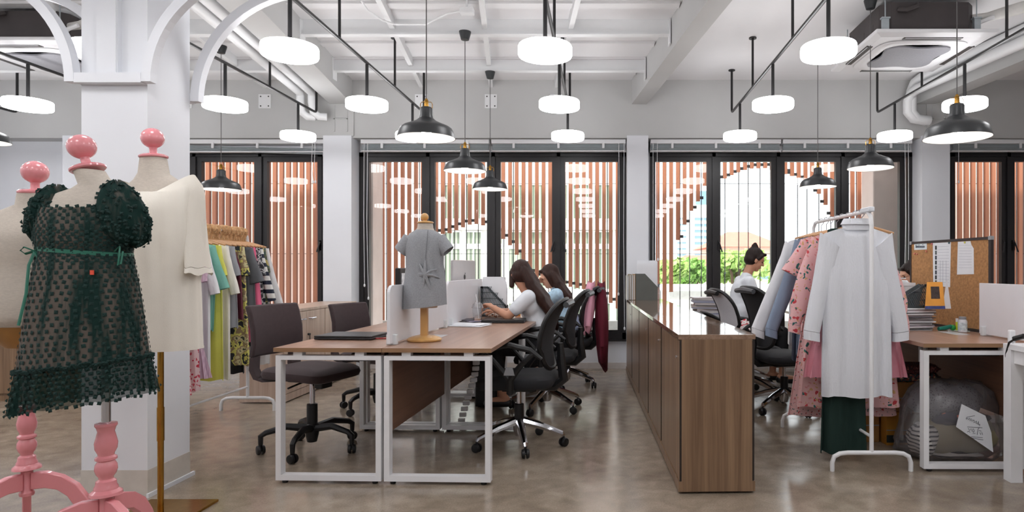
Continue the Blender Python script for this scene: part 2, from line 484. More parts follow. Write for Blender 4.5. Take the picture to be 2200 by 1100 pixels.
arch(NX1 + .0005, 1, NY0 - .05, NY0, 21)
arch(NX0 - .0005, -1, NY0 - .05, NY0, 22)
arch(NX1 + .0005, 1, NY1, NY1 + .05, 23, .66)
arch(NX0 - .0005, -1, NY1, NY1 + .05, 24, .66)

# ------------------------------------------------------------------ windows
HANDLE = BLACKF
def window(n, x0, x1, sashes):
    o = thing('window_%d' % n, '', '', (0, 0, 0), kind='structure')
    fr = MB()
    t = .05
    y0, y1 = YF - .02, YF + .1
    fr.box(x0, x1, y0, y1, WT - t, WT).box(x0, x1, y0, y1, WB, WB + t * 1.5).box(x0, x0 + t, y0, y1, WB, WT).box(x1 - t, x1, y0, y1, WB, WT)
    for a, b in zip(sashes[:-1], sashes[1:]):
        c = (a[1] + b[0]) / 2
        fr.box(c - .02, c + .02, y0, y1, WB, WT)
    fr.build('window_frame', BLACKF, o, smooth=False)
    zt, zb = fz(347), fz(709)
    for i, (a, b) in enumerate(sashes):
        w = .062
        m = MB(); ya, yb = YF + .0, YF + .06
        m.box(a - w, b + w, ya, yb, zt, zt + w).box(a - w, b + w, ya, yb, zb - w, zb).box(a - w, a, ya, yb, zb, zt).box(b, b + w, ya, yb, zb, zt)
        s = m.build('sash', BLACKF, o, smooth=False)
        MB().box(a, b, YF + .028, YF + .034, zb, zt).build('pane', PANE, s, smooth=False)
        h = MB(); hx = b + .02 if i % 2 == 0 else a - .02
        h.box(hx - .012, hx + .012, ya - .02, ya, 1.40, 1.52).tube([(hx, ya - .03, 1.5), (hx + (.03 if i % 2 else -.03), ya - .05, 1.38)], .009, 6)
        h.build('handle', HANDLE, s)
    MB().box(x0, x1, YF - .05, YF + .0, WB - .025, WB).build('window_sill', BLACKF, o, smooth=False)
S = lambda *a: [(fx(p), fx(q)) for p, q in a]
window(1, *wins[0], S((296, 404), (433, 546), (574, 686)))
window(2, *wins[1], S((793, 906), (934, 1046), (1075, 1186), (1214, 1327)))
window(3, *wins[2], S((1408, 1519), (1548, 1657), (1686, 1796), (1824, 1933)))
window(4, *wins[3], S((2043 + 6, 2152), (2180, 2290), (2320, 2430), (2460, 2570)))

BLIND = mat('pale_blind_slats', (196, 205, 210), .5, var=.03)
def blind(x0, x1, label, drop, tilt, cords):
    o = thing('window_blind', label, 'window blind', ((x0 + x1) / 2, 7.50, 2.56), 0, 'raised window blinds')
    h = (x1 - x0) / 2
    MB().box(-h, h, -.05, .05, .075, .125).build('headrail', WPOWDER, o, smooth=False, bevel=.005)
    ns = 7
    for i in range(ns):
        z = .066 - i * .0095
        MB().add([(-h + .01, -.026, z), (h - .01, -.026, z - tilt), (h - .01, .026, z - tilt), (-h + .01, .026, z), (-h + .01, -.026, z + .004), (h - .01, -.026, z - tilt + .004), (h - .01, .026, z - tilt + .004), (-h + .01, .026, z + .004)],
                 [(0, 3, 2, 1), (4, 5, 6, 7), (0, 1, 5, 4), (1, 2, 6, 5), (2, 3, 7, 6), (3, 0, 4, 7)]).build('slat', BLIND, o, smooth=False)
    MB().box(-h, h, -.03, .03, -.012 - drop, .001 - drop).build('bottom_rail', WPOWDER, o, smooth=False)
    n = max(2, int(round((x1 - x0) / .55)))
    for i in range(n):
        x = -h + (i + .5) * 2 * h / n
        MB().box(x - .014, x + .014, -.06, -.045, .02, .09).build('bracket', WPOWDER, o, smooth=False, bevel=.003)
    for cx, zb in cords:
        w = sin(cx * 13) * .012
        MB().tube([(cx, -.056, .08), (cx + w, -.058, (zb - 2.5) * .5), (cx - w, -.056, zb - 2.56)], .0032, 5).build('cord', WPOWDER, o)
        MB().ball((cx - w, -.056, zb - 2.57), (.011, .011, .02), 8, 6).build('cord_bead', WPOWDER, o)
for i, (a, b, lab, dr, cords) in enumerate([
        (-5.3, -3.23, 'raised blind drooping above the window behind the left clothes rack', .01, [(.9, 2.2), (.93, 2.2)]),
        (fx(778, 7.5), fx(1052, 7.5), 'raised blind above the two panes behind the child dress form', .0, [(-.7, 1.0), (-.66, .85)]),
        (fx(1057, 7.5), fx(1344, 7.5), 'raised blind above the two panes behind the seated women', .0, [(.70, .9), (.76, .5)]),
        (fx(1397, 7.5), fx(1676, 7.5), 'raised blind between white column and woman with hair bun', .0, [(-.73, 1.2), (-.68, 1.3)]),
        (fx(1680, 7.5), fx(1956, 7.5), 'raised blind above the panes behind the pink dress rack', .0, [(.66, .9), (.7, .7)]),
        (fx(2043, 7.5), fx(2330, 7.5), 'raised blind above the window behind the cork board', .0, [(-.72, 2.2)])]):
    blind(a, b, lab, dr, (.05 if i == 0 else .0), cords)

# ------------------------------------------------------------------ outside
SLAT = wood('screen_slat_wood', (156, 96, 70), (196, 130, 98), 'z', .55, 1.0)
FIN = mat('dark_screen_fin', (84, 76, 76), .6)
STEELK = mat('dark_steel_rod', (48, 46, 48), .5)
tab = [(-300, 820), (915, 820), (925, 640), (938, 497), (957, 505), (984, 493), (1011, 482), (1030, 481), (1042, 486), (1065, 500), (1087, 518), (1104, 535), (1119, 565),
       (1140, 590), (1160, 600), (1200, 612), (1230, 617), (1286, 627), (1300, 640), (1317, 655), (1360, 690), (1400, 660), (1441, 638), (1447, 560), (1454, 521), (1470, 484),
       (1485, 453), (1500, 432), (1512, 400), (1535, 390), (1556, 384), (1580, 372), (1610, 362), (1650, 361), (1690, 375), (1725, 385), (1750, 400), (1767, 431), (1780, 450),
       (1795, 480), (1815, 600), (1826, 820), (3200, 820)]
def tabv(px):
    for (a, p), (b, q) in zip(tab[:-1], tab[1:]):
        if a <= px <= b: return p + (q - p) * (px - a) / (b - a)
    return 820
YS = 8.95
scr = thing('slat_screen', 'wavy screen of vertical wooden slats hung outside the windows', 'screen', (0, YS, 0))
pitch, xs0 = .0935, (1413 - PX) * YS / F
i0 = int((-6.9 - xs0) / pitch); i1 = int((7.6 - xs0) / pitch)
cache = {}
prev = None
for i in range(i0, i1):
    x = xs0 + i * pitch
    px = PX + x * F / YS
    zb = fz(tabv(px), YS)
    zt = 3.3
    if zb > 3.2: prev = None; continue
    me = cache.get('s')
    if me is None:
        t = MB().box(-.026, .026, -.02, .02, -1, 0).build('slat', SLAT, scr, smooth=False)
        cache['s'] = t.data; o = t
    else: o = link('slat', cache['s'], scr)
    o.location = (x, 0, zt); o.scale = (1, 1, zt - zb)
    if px < 700 or px > 2030:
        if 'd' not in cache:
            t = MB().box(-.011, .011, -.03, .03, -4.6, 0).build('fin', FIN, scr, smooth=False); cache['d'] = t.data; q = t
        else: q = link('fin', cache['d'], scr)
        q.location = (x + pitch * .5, .11, 3.3)
    elif 925 < px < 1330 or 1447 < px < 1800:
        if 'b' not in cache:
            t = MB().box(-.028, .028, -.012, .012, -.02, .02).build('bracket', STEELK, scr, smooth=False); cache['b'] = t.data; q = t
        else: q = link('bracket', cache['b'], scr)
        q.location = (x - pitch * .5 * (1 if px < 1030 or px > 1700 else -1), .0, zb + .05)
for j in range(44):
    x = -3.4 + j * .165 + (.03 if j % 5 == 2 else 0)
    if 'r' not in cache:
        t = MB().tube([(0, 0, -.9), (0, 0, 3.3)], .0065, 6).build('rod', STEELK, scr); cache['r'] = t.data; q = t
    else: q = link('rod', cache['r'], scr)
    q.location = (x, .075, 0)
for py in (393, 545):
    MB().box(-7, 7.5, .068, .074, fz(py, YS) - .003, fz(py, YS) + .003).build('wire', STEELK, scr, smooth=False)
CONC = mat('outside_concrete', (206, 190, 182), .8, var=.07, scale=4, bump=.15)
for a, b, lab in ((-3.5, -2.94, 'bare concrete pillar outside the window, behind the child dress form'), (3.46, 4.05, 'bare concrete pillar outside the window, behind the pink dress rack')):
    m = MB(); rings = []
    m.prism([(a, 8.22), (b, 8.22), (b, 8.6), (a, 8.6)], -4, 4.5, 'xy')
    tag(m.build('concrete_pillar', CONC, smooth=False, bevel=.015), lab, 'pillar', 'concrete pillars outside')
LEDGE = mat('ledge_paint', (214, 212, 208), .7)
tag(MB().box(-7, 7.5, 8.75, 8.87, .36, .47).box(-7, 7.5, 8.62, 8.9, .30, .36).build('balcony_rail', LEDGE, smooth=False), 'pale horizontal balcony rail outside below the slat screen', 'railing')
struct(MB().box(-60, 80, 8.95, 160, -4.3, -4.0).build('ground', mat('street', (190, 186, 180), .9), smooth=False))
PINKW = mat('pink_plaster', (250, 222, 208), .8, var=.02)
for a, b, lab in ((-9.5, -3.62, 'pale pink plaster wall close behind the slats at the far left window'), (4.25, 6.62, 'pale pink plaster wall close behind the slats beyond the cork board')):
    m = MB().box(a, b, 10.4, 10.7, -4, 5.2).box(a - .04, b + .04, 10.35, 10.75, 5.2, 5.3)
    tag(m.build('plaster_wall', PINKW, smooth=False), lab, 'wall', 'pink walls outside')

BWH = mat('bright_white_render', (240, 240, 238), .8, var=.01)
CURT = stripes('curtain_cloth', (168, 180, 160), (112, 124, 108), 7.0, 0, .5)
FRW = mat('white_window_frame', (236, 236, 234), .5)
def building(name, label, x0, x1, y, z0, z1, depth, rects, wall, panem, frame, roof=None):
    o = thing(name, label, 'building', ((x0 + x1) / 2, y, z0))
    cx = (x0 + x1) / 2
    MB().box(x0 - cx, x1 - cx, 0, depth, 0, z1 - z0).build('wall', wall, o, smooth=False)
    for (a, b, p, q) in rects:
        w = MB(); t = .05
        w.box(a - t, b + t, -.06, .02, q, q + t).box(a - t, b + t, -.06, .02, p - t, p).box(a - t, a, -.06, .02, p, q).box(b, b + t, -.06, .02, p, q).box((a + b) / 2 - .02, (a + b) / 2 + .02, -.05, .02, p, q)
        w.v = [(v[0] - cx, v[1], v[2] - z0) for v in w.v]
        f = w.build('window', frame, o, smooth=False)
        pm = MB().box(a - cx, b - cx, -.02, .01, p - z0, q - z0)
        pm.build('pane', panem, f, smooth=False)
    if roof:
        roof(o, cx, z0)
    return o
YW = 22.0
def bw(px): return (px - PX) * YW / F
def bz(py): return CH + (PY - py) * YW / F
rects = []
for k in range(9):
    a, b = 956 + 46 * k, 956 + 46 * k + 32
    for (p, q) in ((470, 398), (524, 499), (621, 535), (712, 652)):
        rects.append((bw(a), bw(b), bz(p), bz(q)))
building('apartment_block', 'white building with curtained windows seen through the slats behind the seated women', bw(870), bw(1382), YW, -4, 7.5, 6, rects, BWH, CURT, FRW,
         lambda o, cx, z0: MB().box(bw(862) - cx, bw(1386) - cx, -.25, 6, bz(488) - z0 - .1, bz(488) - z0).box(bw(862) - cx, bw(1386) - cx, -.25, 6, bz(628) - z0 - .14, bz(628) - z0).build('floor_band', BWH, o, smooth=False))
YT = 75.0
def tw(px): return (px - PX) * YT / F
def tz(py): return CH + (PY - py) * YT / F
BLUEG = mat('blue_tower_glass', (120, 150, 175), .2)
rects = []
for r_ in range(9):
    y0 = 468 + r_ * 13
    rects.append((tw(1492), tw(1530), tz(y0 + 6), tz(y0)))
    rects.append((tw(1455), tw(1474), tz(y0 + 4), tz(y0)))
building('office_tower', 'distant white tower block with bluish window bands beside the slats', tw(1450), tw(1545), YT, -4, tz(440), 14, rects, BWH, BLUEG, FRW,
         lambda o, cx, z0: MB().box(tw(1497) - cx, tw(1540) - cx, 1, 12, tz(440) - z0, tz(408) - z0).build('glass_top', BLUEG, o, smooth=False))
TILE = mat('red_roof_tiles', (206, 128, 108), .8, var=.08, scale=3, bump=.2, bscale=20)
HWALL = mat('house_wall', (232, 214, 198), .8)
def house(label, px0, px1, ridge, ey, ry, y, depth):
    s = y / F
    x0, x1 = (px0 - PX) * s, (px1 - PX) * s; ze, zr = CH + (PY - ey) * s, CH + (PY - ry) * s
    o = thing('house', label, 'house', ((x0 + x1) / 2, y, -4), 0, 'red roofed houses')
    cx = (x0 + x1) / 2; h = (x1 - x0) / 2; rx = (ridge - PX) * s - cx
    MB().box(-h + .5, h - .5, .5, depth - .5, 0, ze + 4).build('wall', HWALL, o, smooth=False)
    MB().add([(-h, 0, ze + 4), (h, 0, ze + 4), (h, depth, ze + 4), (-h, depth, ze + 4), (rx - .6, depth / 2, zr + 4), (rx + .6, depth / 2, zr + 4)],
             [(0, 1, 5, 4), (1, 2, 5), (2, 3, 4, 5), (3, 0, 4), (3, 2, 1, 0)]).build('roof', TILE, o, smooth=False)
    for k in (-.55, 0, .55):
        f = MB().box(h * k - .5, h * k + .5, .44, .52, ze + 2.2, ze + 3.4).build('window', FRW, o, smooth=False)
        MB().box(h * k - .42, h * k + .42, .40, .46, ze + 2.28, ze + 3.32).build('pane', BLUEG, f, smooth=False)
house('house with a red hip roof behind the trees, above the woman with hair bun', 1525, 1690, 1615, 530, 490, 34, 7)
house('lower house with a red roof half hidden by trees beside the tower', 1425, 1535, 1520, 590, 545, 30, 7)
SHEDR = mat('white_shed_roof', (238, 238, 236), .6)
o = thing('shed', 'low white shed with a flat bright roof under the trees outside', 'shed', (2.4, 13.5, -4))
MB().box(-1.0, 3.2, 0, 2.4, 0, 4.72).build('wall', mat('shed_wall', (212, 216, 212), .8), o, smooth=False)
MB().box(-1.15, 3.3, -.15, 2.5, 4.72, 4.80).build('roof', SHEDR, o, smooth=False)
for k in range(4):
    MB().box(-.8 + k * .95, -.2 + k * .95, -.03, .01, 3.6, 4.3).build('panel', FRW, o, smooth=False)

LEAF = mat('bright_leaves', (172, 204, 120), .7, var=.35, scale=6)
LEAF2 = mat('darker_leaves', (140, 182, 96), .7, var=.35, scale=6)
BARK = mat('bark', (110, 92, 76), .9)
def tree(label, x, y, z, rx, rz, m, n=900, seed=1):
    q = random.Random(seed)
    o = thing('tree', label, 'tree', (x, y, -4), 0, 'trees outside the windows')
    zc = z + 4
    t = MB()
    t.tube([(0, 0, 0), (.05, 0, zc * .5), (0, .1, zc)], [.16, .13, .05], 8)
    for k in range(5):
        a = q.uniform(0, 6.28)
        t.tube([(.03, .02, zc * (.55 + .06 * k)), (cos(a) * rx * .35, sin(a) * rx * .35, zc - .1), (cos(a) * rx * .6, sin(a) * rx * .6, zc + rz * .3)], [.06, .04, .015], 6)
    t.build('trunk', BARK, o)
    c = MB()
    bl = [(q.uniform(-.6, .6) * rx, q.uniform(-.6, .6) * rx, q.uniform(-.5, .6) * rz, q.uniform(.35, .6)) for _ in range(9)]
    for _ in range(n):
        b = q.choice(bl)
        d = Vector((q.gauss(0, 1), q.gauss(0, 1), q.gauss(0, 1))).normalized() * (q.random() ** .4)
        p = Vector((b[0] + d.x * rx * b[3], b[1] + d.y * rx * b[3], zc + b[2] + d.z * rz * b[3]))
        s = q.uniform(.09, .17)
        u = Vector((q.gauss(0, 1), q.gauss(0, 1), q.gauss(0, 1))).normalized(); v = u.orthogonal().normalized(); w = u.cross(v)
        c.add([p - v * s, p - w * s * .5, p + v * s, p + w * s * .5 + u * s * .3], [(0, 1, 2, 3)])
    f = c.build('foliage', m, o, smooth=False); f['kind'] = 'stuff'
for i, (px, py, y, rx, rz, m, lab) in enumerate([
        (1440, 588, 17, .5, .38, LEAF, 'small bright green tree just past the stepped slats'),
        (1488, 586, 21, .62, .45, LEAF2, 'dark green tree below the distant tower block'),
        (1585, 578, 18, .85, .5, LEAF, 'broad light green tree behind the woman with hair bun'),
        (1700, 592, 19, .7, .35, LEAF2, 'low green tree seen just past the hanging white sleeve'),
        (2215, 590, 13.5, 1.0, 1.7, LEAF, 'leafy tree outside the window at the edge beyond the cork board'),
        (2330, 560, 15, 1.2, 1.9, LEAF2, 'second leafy tree outside, past the edge window')]):
    p = P(px, py, y)
    tree(lab, p.x, p.y, p.z, rx, rz, m, 1400 if i > 3 else 1000, i + 3)
# ------------------------------------------------------------------ rails with disc lights
DISC = emitter('disc_light_glow', (252, 252, 254), DISC_POWER)
RZ, LZ = 2.89, 2.543
rails = [(-6.4, 'the added unseen rail beyond the arch'), (-4.765, 'the leftmost black rail'), (-3.13, 'the rail passing behind the arch'), (-1.955, 'the rail above the left desks'), (-.36, 'the middle rail'),  # first rail is added out of view to brighten the left wall
         (1.41, 'the rail above the long walnut cabinets'), (3.0, 'the rail under the ceiling cassette')]
ordw = ['first', 'second', 'third', 'fourth', 'fifth', 'sixth', 'seventh']
lamp_ys = [6.6, 5.325, 4.014, 2.70, 1.39, .08, -1.25]
disc_proto = None
for ri, (x, rl) in enumerate(rails):
    yend = 7.02
    o = thing('light_rail', 'black ceiling pipe rail: %s' % rl, 'light rail', (x, yend, CZ), 0, 'black light rails')
    zl = RZ - CZ
    MB().tube([(0, -9.2, zl), (0, -.05, zl), (0, -.02, zl + .006), (0, -.005, zl + .02), (0, 0, zl + .05), (0, 0, 0)], .013, 8).build('rail', BLACKP, o)
    for k, d in enumerate((0, -.98, -2.25, -3.55, -4.9, -6.2, -7.5, -8.8)):
        if k: MB().tube([(0, d, zl), (0, d, 0)], .011, 8).build('hanger_rod', BLACKP, o)
        MB().lathe([(.036, -.012), (.036, -.002), (.012, 0)], (0, d, 0), 14).build('flange', BLACKP, o)
    for k, y in enumerate(lamp_ys):
        lab = 'glowing round disc light, %s from the window on %s' % (ordw[k], rl)
        if disc_proto is None:
            t = thing('disc_light', lab, 'light', (x, y, LZ), 0, 'round disc lights')
            rr = .168
            MB().lathe([(rr * .9, -.036), (rr * .975, -.033), (rr, -.024), (rr, .024), (rr * .975, .033), (rr * .9, .036)], (0, 0, 0), 40).build('diffuser', DISC, t)
            MB().lathe([(.06, .036), (.06, .042), (.013, .046), (.013, RZ - LZ - .012)], (0, 0, 0), 12).build('stem', BLACKP, t)
            disc_proto = t
        else:
            t = copy_tree(disc_proto); t.location = (x, y, LZ); t['label'] = lab

# ------------------------------------------------------------------ black pendants
PBLK = mat('pendant_black_enamel', (38, 40, 42), .38, var=.04)
PIN = mat('pendant_white_inside', (250, 250, 250), .5, var=.0)
BULB = emitter('warm_white_bulb', (255, 248, 238), 26.0)
def pendant(label, px, py, y, ztop):
    """px,py = centre of the rim"""
    p = P(px, py, y); k = .180
    t = thing('pendant_lamp', label, 'pendant lamp', p, 0, 'black dome pendant lamps')
    outer = [(k, 0), (k * .985, .012), (k * .93, .045), (k * .88, .062), (k * .78, .075), (k * .55, .092), (k * .36, .108), (k * .245, .126), (k * .22, .15), (k * .22, .185), (k * .17, .195)]
    MB().lathe(outer, (0, 0, 0), 36, False, True).build('shade', PBLK, t)
    inner = [(k * .985, .001), (k * .96, .014), (k * .905, .043), (k * .85, .058), (k * .74, .07), (k * .5, .086), (k * .2, .1)]
    MB().lathe(inner, (0, 0, 0), 36, False, True).build('inner_lining', PIN, t)
    MB().ball((0, 0, .05), (.034, .034, .042), 14, 10).build('bulb', BULB, t)
    MB().lathe([(.013, .19), (.015, .2), (.012, .23), (.014, .235), (.006, .25)], (0, 0, 0), 12).build('brass_socket', BRASS, t)
    MB().tube([(-.036, 0, .178), (-.038, 0, .215), (-.03, 0, .228), (.03, 0, .228), (.038, 0, .215), (.036, 0, .178)], .0025, 6).build('brass_loop', BRASS, t)
    zt = ztop - p.z
    MB().tube([(0, 0, .245), (0, 0, zt - .07)], .0035, 6).build('cable', mat('grey_cable', (92, 90, 90), .6), t)
    MB().lathe([(.010, -.075), (.034, -.07), (.05, -.012), (.052, 0)], (0, 0, zt), 18).build('canopy', PBLK, t)
for a in [('large black dome pendant lamp hanging above the child dress form', 916, 297, 4.05, CZ - .024),
          ('black dome pendant lamp hanging from the front joist over the right desks', 999, 368, 5.5, 3.213),
          ('smallest black dome pendant lamp, low before the window mullion', 1053, 407, 6.62, 3.213),
          ('black dome pendant lamp hanging above the left clothes rack', 475, 408, 6.2, CZ - .024),
          ('black dome pendant lamp in front of the outside concrete pillar', 1870, 362, 5.2, CZ),
          ('small black dome pendant lamp above the woman with hair bun', 1757, 402, 6.45, CZ),
          ('large black dome pendant lamp overlapping a disc light near the cork board', 2056, 297, 3.66, CZ),
          ('black dome pendant lamp cut off by the left edge', -40, 305, 5.0, CZ - .024)]:
    pendant(*a)

# ------------------------------------------------------------------ ceiling cassettes
ACW = mat('cassette_white', (226, 226, 228), .45, var=.01)
ACD = mat('cassette_insulation', (62, 56, 56), .6, var=.1, scale=8)
ACG = mat('cassette_grille', (140, 140, 145), .6, var=.06, scale=60)
GALV = mat('galvanised_bracket', (170, 178, 182), .4, metal=.7)
def cassette(label, x, y, z):
    o = thing('ceiling_cassette', label, 'air conditioner', (x, y, z), 0, 'ceiling air conditioners')
    h, hy = .475, .50
    pn = MB()
    pn.loft([[(sx * (h - .06), sy * (hy - .06), .0) for sx, sy in ((-1, -1), (1, -1), (1, 1), (-1, 1))],
             [(sx * h, sy * hy, .018) for sx, sy in ((-1, -1), (1, -1), (1, 1), (-1, 1))],
             [(sx * h, sy * hy, .045) for sx, sy in ((-1, -1), (1, -1), (1, 1), (-1, 1))],
             [(sx * (h - .05), sy * (hy - .05), .05) for sx, sy in ((-1, -1), (1, -1), (1, 1), (-1, 1))]])
    pn.build('panel', ACW, o, smooth=False, bevel=.008)
    def squircle(r, e, z, n=40):
        out = []
        for i in range(n):
            a = 2 * pi * i / n
            c, s = cos(a), sin(a)
            out.append((r * math.copysign(abs(c) ** e, c), r * 1.03 * math.copysign(abs(s) ** e, s), z))
        return out
    MB().loft([squircle(.36, .35, -.004), squircle(.345, .35, -.014), squircle(.30, .5, -.012), squircle(.27, .55, -.004)], True, True).build('inner_frame', ACW, o)
    star = []
    for i in range(48):
        a = 2 * pi * i / 48
        rr = .235 + .10 * abs(sin(2 * a)) ** 2.6
        star.append((rr * cos(a), rr * sin(a)))
    MB().prism(star, -.019, -.006, 'xy').build('intake_grille', ACG, o, smooth=False)
    for k in range(4):
        m4 = Matrix.Rotation(k * pi / 2, 4, 'Z')
        MB().box(-.23, .23, -.437, -.390, -.004, .012, m4).build('air_slot', mat('slot_dark', (60, 56, 54), .6), o, smooth=False)
        MB().box(-.22, .22, -.4345, -.4285, -.006, -.002, m4).build('louvre', ACW, o, smooth=False)
    b = .375
    MB().prism([(-b, -b + .07), (-b + .07, -b), (b - .07, -b), (b, -b + .07), (b, b - .07), (b - .07, b), (-b + .07, b), (-b, b - .07)], .05, .30, 'xy').build('body', ACD, o, smooth=False)
    for (u, v) in ((-.2, .16), (-.02, .16)):
        MB().box(-b - .002, -b, u, u + .15, .10, .19).build('cover_plate', ACD, o, smooth=False, bevel=.002)
    for sx in (-1, 1):
        for sy in (-1, 1):
            q = MB().box(sx * .36 - .025, sx * .36 + .025, sy * .39 - .015, sy * .39 + .015, .055, .17).box(sx * .36 - .033, sx * .36 + .033, sy * .39 - .02, sy * .39 + .02, .16, .172)
            q.build('hanging_bracket', GALV, o, smooth=False)
            MB().tube([(sx * .36, sy * .39, .17), (sx * .36, sy * .39, CZ - z)], .005, 6).build('hanging_rod', GALV, o)
    MB().tube([(.37, -.30, .2), (.48, -.33, .2), (.62, -.36, .23), (.9, -.5, .28)], [.03, .034, .045, .045], 10).build('insulated_pipe', mat('pipe_wrap', (206, 204, 200), .7), o)
    MB().tube([(.36, -.35, .13), (.42, -.38, .15), (.5, -.38, .18)], .016, 8).build('drain_hose', ACW, o)
    MB().tube([(-.25, -.376, .24), (-.2, -.42, .22), (-.12, -.42, .25), (-.1, -.378, .28)], .018, 8).build('valve_pipe', ACD, o)
cassette('ceiling cassette air conditioner hanging over the right-hand desks', 2.585, 5.45, 2.99)
cassette('ceiling cassette air conditioner partly hidden behind the arch', -4.78, 5.62, 2.99)

# ------------------------------------------------------------------ desks
MODP = PANELW
PART = mat('white_partition_board', (232, 232, 236), .5, var=.01)
ALU = mat('clip_plastic', (226, 230, 232), .3)
def desk(label, x0, y0, w, ln, side):
    """frame ends at y0 and y0+ln, worktop .75 high; side=+1 when the open edge is at +x"""
    o = thing('office_desk', label, 'desk', (x0 + w / 2, y0 + ln / 2, 0), DR, 'white framed office desks')
    h, l = w / 2, ln / 2
    MB().box(-h + .0015, h - .0015, -l + .001, l - .001, .7265, .75).build('worktop', DESKW, o, smooth=False, bevel=.0015)
    MB().box(-h + .0015, h - .0015, -l - .001, -l + .0012, .7268, .7495).build('edge_strip', EDGEW, o, smooth=False)
    for sy in (-1, 1):
        yc = sy * (l - .035)
        t, d = .03, .05
        f = MB()
        a, b = -h + .008, h - .008
        z0, z1 = .018, .706
        f.box(a, a + t, yc - d / 2, yc + d / 2, z0, z1).box(b - t, b, yc - d / 2, yc + d / 2, z0, z1)
        f.box(a + t, b - t, yc - d / 2, yc + d / 2, z0, z0 + t).box(a + t, b - t, yc - d / 2, yc + d / 2, z1 - t * .8, z1)
        f.build('leg_frame', WPOWDER, o, smooth=False)
        for s in (-1, 1):
            MB().box(s * (h - .13) - .025, s * (h - .13) + .025, yc - .02, yc + .02, .706, .7265).build('spacer', WPOWDER, o, smooth=False)
            MB().lathe([(.014, 0), (.016, .004), (.016, .014), (.01, .018)], (s * (h - .05), yc, 0), 10).build('foot', PLASTB, o)
    xm = -side * (h - .02)
    MB().box(xm - .009, xm + .009, -l + .07, l - .07, .28, .7265).build('modesty_panel', MODP, o, smooth=False)
    xr = -side * (h - .16)
    MB().box(xr - .08, xr + .08, -l + .16, -l + .30, .655, .7).build('power_box', PLASTB, o, smooth=False, bevel=.005)
    MB().box(-side * (h - .12) - .05, -side * (h - .12) + .05, -.12, .12, .7499, .7502).build('cable_flap', mat('flap_grey', (200, 200, 202), .4), o, smooth=False)
    return o
DR = 0.0
def cluster(x0, y0, wd, ln, rows, rot, names):
    global DR
    DR = -rot
    for r_ in range(rows):
        for c in range(2):
            # rotate the grid about its near left corner
            lx, ly = c * wd + wd / 2, r_ * ln + ln / 2
            X = x0 + lx * cos(-rot) - ly * sin(-rot); Y = y0 + lx * sin(-rot) + ly * cos(-rot)
            if names[r_ * 2 + c]: desk(names[r_ * 2 + c], X - wd / 2, Y - ln / 2, wd, ln, 1 if c else -1)
def partition(label, x, y, z, ln, rot, th=.018, near=False):
    o = thing('desk_partition', label, 'partition', (x, y, .76), -rot, 'white desk partitions')
    r_ = .05; h = .33
    pts = [(0, 0), (ln, 0), (ln, h)]
    pts += [(r_ - r_ * sin(a), h - r_ + r_ * cos(a)) for a in [i * pi / 2 / 6 for i in range(7)]]
    MB().prism(pts, -th / 2, th / 2, 'yz').build('board', PART, o, smooth=False, bevel=.002)
    for yy in (.06, ln - .06):
        MB().box(-.03, .03, yy - .016, yy + .016, -.0095, .05).build('clip', ALU, o, smooth=False, bevel=.004)
ROT = R(1.8)
cluster(-1.812, 3.53, .604, 1.2, 3, ROT,
        ['desk with a closed black laptop, at the brown chair', 'desk carrying the child dress form', 'desk with a dark monitor, second on the window side of the laptop',
         'desk where the long-haired woman leans her elbow', 'desk with the silver screen, closest to the window on the left block', 'desk in front of the woman in pale blue'])
def along(x0, y0, lx, ly, rot):
    return (x0 + lx * cos(-rot) - ly * sin(-rot), y0 + lx * sin(-rot) + ly * cos(-rot))
for k, lab in enumerate(('white rounded partition board beside the child dress form', 'white partition board behind the iced drink', 'white partition board in front of the silver screen')):
    x, y = along(-1.812, 3.53, .604, .1 + 1.2 * k, ROT)
    partition(lab, x, y, .76, 1.16, ROT)
ROT2 = R(0.3)
cluster(1.862, 3.73, .62, 1.2, 3, ROT2,
        ['desk with paper stack above the bag of clothes', 'desk hidden behind the cork board', 'desk behind the hanging white shirt', 'desk in the second row behind the cork board',
         'desk by the window where the woman with hair bun works', 'desk by the window in front of the woman with hair clip'])
partition('white partition board beside the cork board', 2.482, 3.60, .76, .62, 0)
partition('white partition board behind the cork board by the window', 2.475, 5.2, .76, 1.1, 0)

# spiral cable spine under the right desks
sp = MB()
x, y = G(985, 760, .70).x, 4.85
spine = thing('cable_spine', 'segmented white cable spine dropping from the desk to the floor', 'cable duct', (-1.02, 4.98, 0))
for k in range(17):
    t = k / 16
    zz = .70 - t * .70 + .002
    MB().cbox((.05 * sin(t * 4.2) - .02 * t, -.05 * t, zz + .018), (.05, .034, .032)).build('segment', WPOWDER, spine, smooth=False, bevel=.004)

